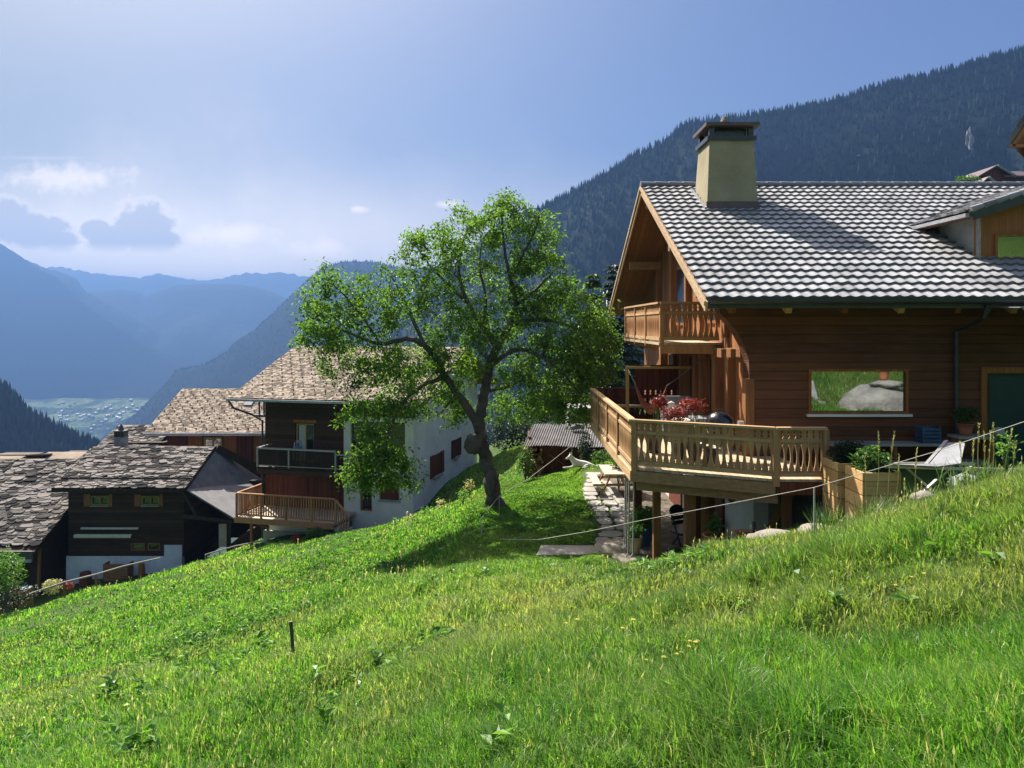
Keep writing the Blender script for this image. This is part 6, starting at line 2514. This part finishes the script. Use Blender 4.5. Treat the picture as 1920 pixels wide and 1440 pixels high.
tag(b.build('fence_rope', M['rope']), 'thin white rope running from the right edge past the deck to the shed', 'rope')
# pole rail at lower left
pts = [(-40, 1162, 30), (0, 1143, 30.5), (60, 1112, 31.5), (120, 1092, 32.2), (180, 1077, 33), (230, 1062, 35), (300, 1046, 38)]
t_ = thing('pole_rail', 'long bare pole rail along the upper edge of the meadow at lower left', 'fence', tuple(P(90, 1105, 32)))
b = MB()
b.tube([P(*p) for p in pts[:5]], .042, 7)
b.tube([P(*p) for p in pts[4:]], .035, 7)
b.build('rail', M['greywood'], t_)
for p in pts[:5]:
    a = P(*p)
    b = MB()
    b.tube([(a.x, a.y + .05, hz(a.x, a.y) - .3), a - Vector((0, 0, .03))], .05, 7)
    b.build('post', M['beam'], t_)
t_ = thing('wire_fence', 'low dark fence with a pale top rail below the village house', 'fence', tuple(P(440, 1025, 37)))
pts = [(385, 1040, 38.5), (440, 1024, 38), (500, 1012, 37)]
b = MB()
b.tube([P(*p) for p in pts], .04, 6)
b.build('rail', M['greywood'], t_)
for p in ((385, 1040, 38.5), (412, 1032, 38.2), (440, 1024, 38), (470, 1018, 37.5), (500, 1012, 37)):
    a = P(*p)
    b = MB()
    b.tube([(a.x, a.y, a.z - 1.0), a + Vector((0, 0, .02))], .035, 6)
    b.build('post', M['greywood'], t_)
# clutter by the barn base
for nm, lab, px, py, Y, sx, sz, m_ in (('wood_crate', 'dark wooden crate against the whitewashed barn base', 216, 1074, 44.9, .75, .55, 'beam'), ('barrel', 'brown barrel at the whitewashed barn base', 160, 1084, 44.8, .34, .6, 'redbrown'),
                                    ('stump', 'upright log at the right of the whitewashed barn base', 265, 1066, 44.6, .2, .5, 'beam'), ('blue_bin', 'blue bin in the shade at lower left', 48, 1112, 33.6, .3, .4, 'bluetarp'),
                                    ('orange_crate', 'orange crate in the shade at lower left', 30, 1124, 32.8, .3, .35, 'orangewood')):
    c = P(px, py, Y)
    b = MB()
    if nm in ('barrel', 'stump', 'blue_bin'):
        b.lathe(c - Vector((0, 0, sz * 1.2)), [(sx * .85, 0), (sx, sz * .6), (sx, sz * 1.2), (sx * .85, sz * 1.8), (sx * .7, sz * 1.8), (.01, sz * 1.78)], 14)
    else:
        for k in range(4):
            z0 = c.z - sz * .9 + k * sz * .47
            b.box(c.x - sx, c.x + sx, Y, Y + .04, z0, z0 + sz * .42)
            b.box(c.x - sx, c.x - sx + .04, Y + .041, Y + .7, z0, z0 + sz * .42)
            b.box(c.x + sx - .04, c.x + sx, Y + .041, Y + .7, z0, z0 + sz * .42)
        b.box(c.x - sx + .041, c.x + sx - .041, Y + .041, Y + .7, c.z - sz, c.z - sz * .9)
    tag(b.build(nm, M[m_]), lab, nm.replace('_', ' '))

# iron stake and stone in the meadow
c = hit(551, 1240)
d_ = c.y / F
t_ = thing('iron_stake', 'rusty iron stake standing slightly tilted in the meadow', 'stake', tuple(c))
b = MB()
b.tube([c + Vector((.0, 0, -.1)), c + Vector((-3 * d_, 0, 36 * d_)), c + Vector((-6 * d_, .0, 72 * d_))], 3.4 * d_, 8)
b.build('stake', M['iron'], t_, False)
b = MB()
b.box(c.x - 11 * d_, c.x - 1.5 * d_, c.y - .10, c.y + .0, c.z - .05, c.z + 15 * d_)
tag(b.build('stone_block', M['boulder']), 'small square stone block against the foot of the iron stake', 'stone')

# ------------------------------------------------------------------ flowers and seeding grasses
def flower(px, py, kind, lab, grp, sd):
    c = hit(px, py + 14)
    rr = random.Random(sd)
    s = c.y / F
    h = max(.16, 22 * s)
    t = thing('meadow_flower', lab, 'flower', tuple(c), grp)
    top = c + Vector((rr.uniform(-.03, .03), rr.uniform(-.03, .03), h))
    b = MB()
    b.tube([c - Vector((0, 0, .03)), c.lerp(top, .5) + Vector((.01, 0, 0)), top], [.004, .003, .0025], 5)
    b.build('stem', M['stem'], t)
    b = MB()
    r = max(.012, 3.6 * s) * rr.uniform(.7, 1.2)
    for k in range(9):
        a = k * .698
        b.leaf(top, Vector((math.cos(a), math.sin(a), .55 + .5 * (k % 2))), Vector((0, 0, 1)), r * 1.5, r, rr.random())
    b.blob(top + Vector((0, 0, r * .35)), (r * .55, r * .55, r * .5), .2, 1)
    b.build('bloom', M[kind], t)


fl = [(1676, 1130), (1699, 1141), (1706, 1114), (1737, 1101), (1296, 1223), (1303, 1232), (1288, 1241), (1309, 1222), (1283, 1252), (1212, 1266), (1268, 1252), (1245, 1262), (906, 1263), (830, 1263), (848, 1272), (818, 1268), (893, 1258), (925, 1256),
      (1065, 1198), (1080, 1192), (1182, 1198), (1172, 1212), (1432, 1152), (1485, 1160), (1470, 1158), (1452, 1140)]
for i, (x, y) in enumerate(fl):
    flower(x, y, 'flower_y', 'small yellow meadow flower on a thin stem in the grass', 'yellow meadow flowers', i)
for i, (x, y) in enumerate([(968, 1228), (1363, 1222), (1362, 1249), (1332, 1137), (853, 1280), (672, 1412), (1473, 1136), (1256, 1200), (600, 1290), (1090, 1305)]):
    flower(x, y, 'flower_p', 'dark purple meadow flower head in the grass', 'purple meadow flowers', 50 + i)
for i, (x, y) in enumerate([(1232, 1305), (942, 1330), (1140, 1335), (1400, 1115), (1430, 1118), (1390, 1130), (150, 1300), (160, 1318), (240, 1338), (1690, 1150), (1050, 1290), (1016, 1338)]):
    flower(x, y, 'flower_w', 'pale cream meadow flower in the grass', 'cream meadow flowers', 80 + i)
c = hit(945, 1352)
t_ = thing('meadow_flower', 'tall creamy flower spike of three tufts in the near meadow', 'flower', tuple(c))
s = c.y / F
b = MB()
b.tube([c, c + Vector((0, 0, 30 * s))], .005, 5)
b.build('stem', M['stem'], t_)
b = MB()
for k, (dx, dz) in enumerate(((3, 32), (-3, 24), (-4, 16))):
    b.blob(c + Vector((dx * s, 0, dz * s)), (6 * s, 6 * s, 5 * s), .35, 2, 2.5, k)
b.build('bloom', M['flower_w'], t_)


def seedgrass(px0, py0, px1, py1, Y, sd, label):
    rr = random.Random(sd)
    top = P(px1, py1, Y)
    bx_ = P(px0, py0, Y)
    base = Vector((bx_.x, Y, hz(bx_.x, Y)))
    t = thing('seed_grass', label, 'grass stalk', tuple(base), 'tall seeding grass stalks')
    mid = base.lerp(top, .55) + Vector((rr.uniform(-.03, .03), 0, .02))
    b = MB()
    b.tube([base, mid, top], [.006, .005, .003], 5)
    b.build('stalk', M['seed'], t)
    b = MB()
    d = (top - mid).normalized()
    L = (top - base).length
    for k in range(26):
        q = top - d * (rr.random() * min(.26, L * .35))
        a = rr.uniform(0, 6.283)
        b.leaf(q, Vector((math.cos(a) * .5, math.sin(a) * .5, 1)) + d * .5, Vector((0, 0, 1)), .045, .014, rr.random())
    b.build('seed_head', M['seed'], t)


for i, v in enumerate(((1640, 905, 1648, 812, 9.4), (1662, 900, 1677, 812, 9.3), (1672, 905, 1686, 850, 9.2), (1718, 945, 1719, 842, 9.0), (1836, 885, 1836, 795, 8.6), (1846, 880, 1845, 812, 8.5), (1860, 880, 1862, 797, 8.6),
                       (1880, 890, 1898, 806, 8.5), (1827, 890, 1826, 825, 8.7), (1852, 890, 1858, 812, 8.4), (1808, 900, 1800, 832, 8.9), (1896, 880, 1905, 830, 8.3), (1625, 915, 1622, 852, 9.6), (1700, 950, 1696, 900, 9.1))):
    seedgrass(*v, i, 'tall pale seeding grass stalk rising from the meadow edge in front of the terrace')
gbush('cow_parsley', 'tufted white flowering weed beside the tall grass stalks at right', 'weed', 1888, 838, 8.6, (.16, .16, .22), 120, M['potleaf'], .05, 91)
tuft('tall green grass tuft by the rope post at the deck end', 1560, 960, 10.0, .52, .22, 150, 92)
tuft('tall green grass tuft in front of the right planter box', 1645, 915, 9.7, .48, .3, 150, 93)
tuft('thin long grass below the sun lounger frame', 1735, 925, 9.3, .42, .3, 110, 95)
tuft('long grass around the seeding stalks at the right edge', 1850, 880, 8.7, .45, .4, 190, 96)
gbush('grass_tuft', 'dark leafy tuft at the feet of the deck posts', 'weed', 1285, 1036, 15.2, (.35, .3, .14), 300, M['bushleaf'], .08, 94)

# ------------------------------------------------------------------ the dog lying on the lawn
DY = 28.6
dgz = hz(*P(1090, 888, DY).xy)
q = lambda px, py, dy=0.0: P(px, py, DY + dy) + Vector((0, 0, dgz - P(1090, 890, DY).z))
skel = [  # point, radius, parent
    (q(1107, 882.5), .135, -1), (q(1097, 882), .14, 0), (q(1087, 881.5), .145, 1), (q(1079, 880), .14, 2), (q(1073.5, 874), .10, 3), (q(1070, 869), .085, 4), (q(1067, 869.5, -.02), .07, 5), (q(1063, 872, -.04), .042, 6), (q(1060.5, 873.2, -.05), .026, 7),
    (q(1070.5, 864.5, -.06), .028, 5), (q(1071.5, 860.5, -.06), .008, 9), (q(1068.5, 864.5, .06), .028, 5), (q(1068.5, 860.5, .06), .008, 11),
    (q(1113, 885.5), .05, 0), (q(1117, 886.8), .04, 13), (q(1121, 884.8), .034, 14), (q(1125, 883.6), .02, 15),
    (q(1078, 886, -.12), .06, 3), (q(1069, 888.6, -.16), .04, 17), (q(1060, 889.2, -.18), .034, 18), (q(1055, 889.4, -.18), .03, 19),
    (q(1077, 886, .12), .06, 3), (q(1069, 888.6, .13), .04, 21), (q(1061, 889.2, .14), .032, 22),
    (q(1103, 885.5, -.14), .095, 0), (q(1095, 887.8, -.22), .06, 24), (q(1102, 889, -.26), .038, 25), (q(1091, 889.4, -.28), .032, 26)]
me = bpy.data.meshes.new('dog')
o0 = q(1090, 890)
me.from_pydata([tuple(s[0] - o0) for s in skel], [(i, s[2]) for i, s in enumerate(skel) if s[2] >= 0], [])
me.materials.append(M['dog'])
dog = bpy.data.objects.new('dog', me)
COL.objects.link(dog)
dog.location = o0
md = dog.modifiers.new('skin', 'SKIN')
md.use_smooth_shade = True
for i, s in enumerate(skel):
    me.skin_vertices[0].data[i].radius = (s[1], s[1])
    me.skin_vertices[0].data[i].use_root = (i == 0)
m2 = dog.modifiers.new('subsurf', 'SUBSURF')
m2.levels = m2.render_levels = 2
tag(dog, 'white husky-like dog lying on the lawn with head raised, facing left', 'dog')
b = MB()
for dy in (-.045, .025):
    b.blob(q(1065.2, 868.6, dy - .05), (.012, .012, .012), 0, 1)
b.blob(q(1059.6, 873.0, -.055), (.018, .016, .014), 0, 1)
b.build('eyes_and_nose', M['black'], dog)
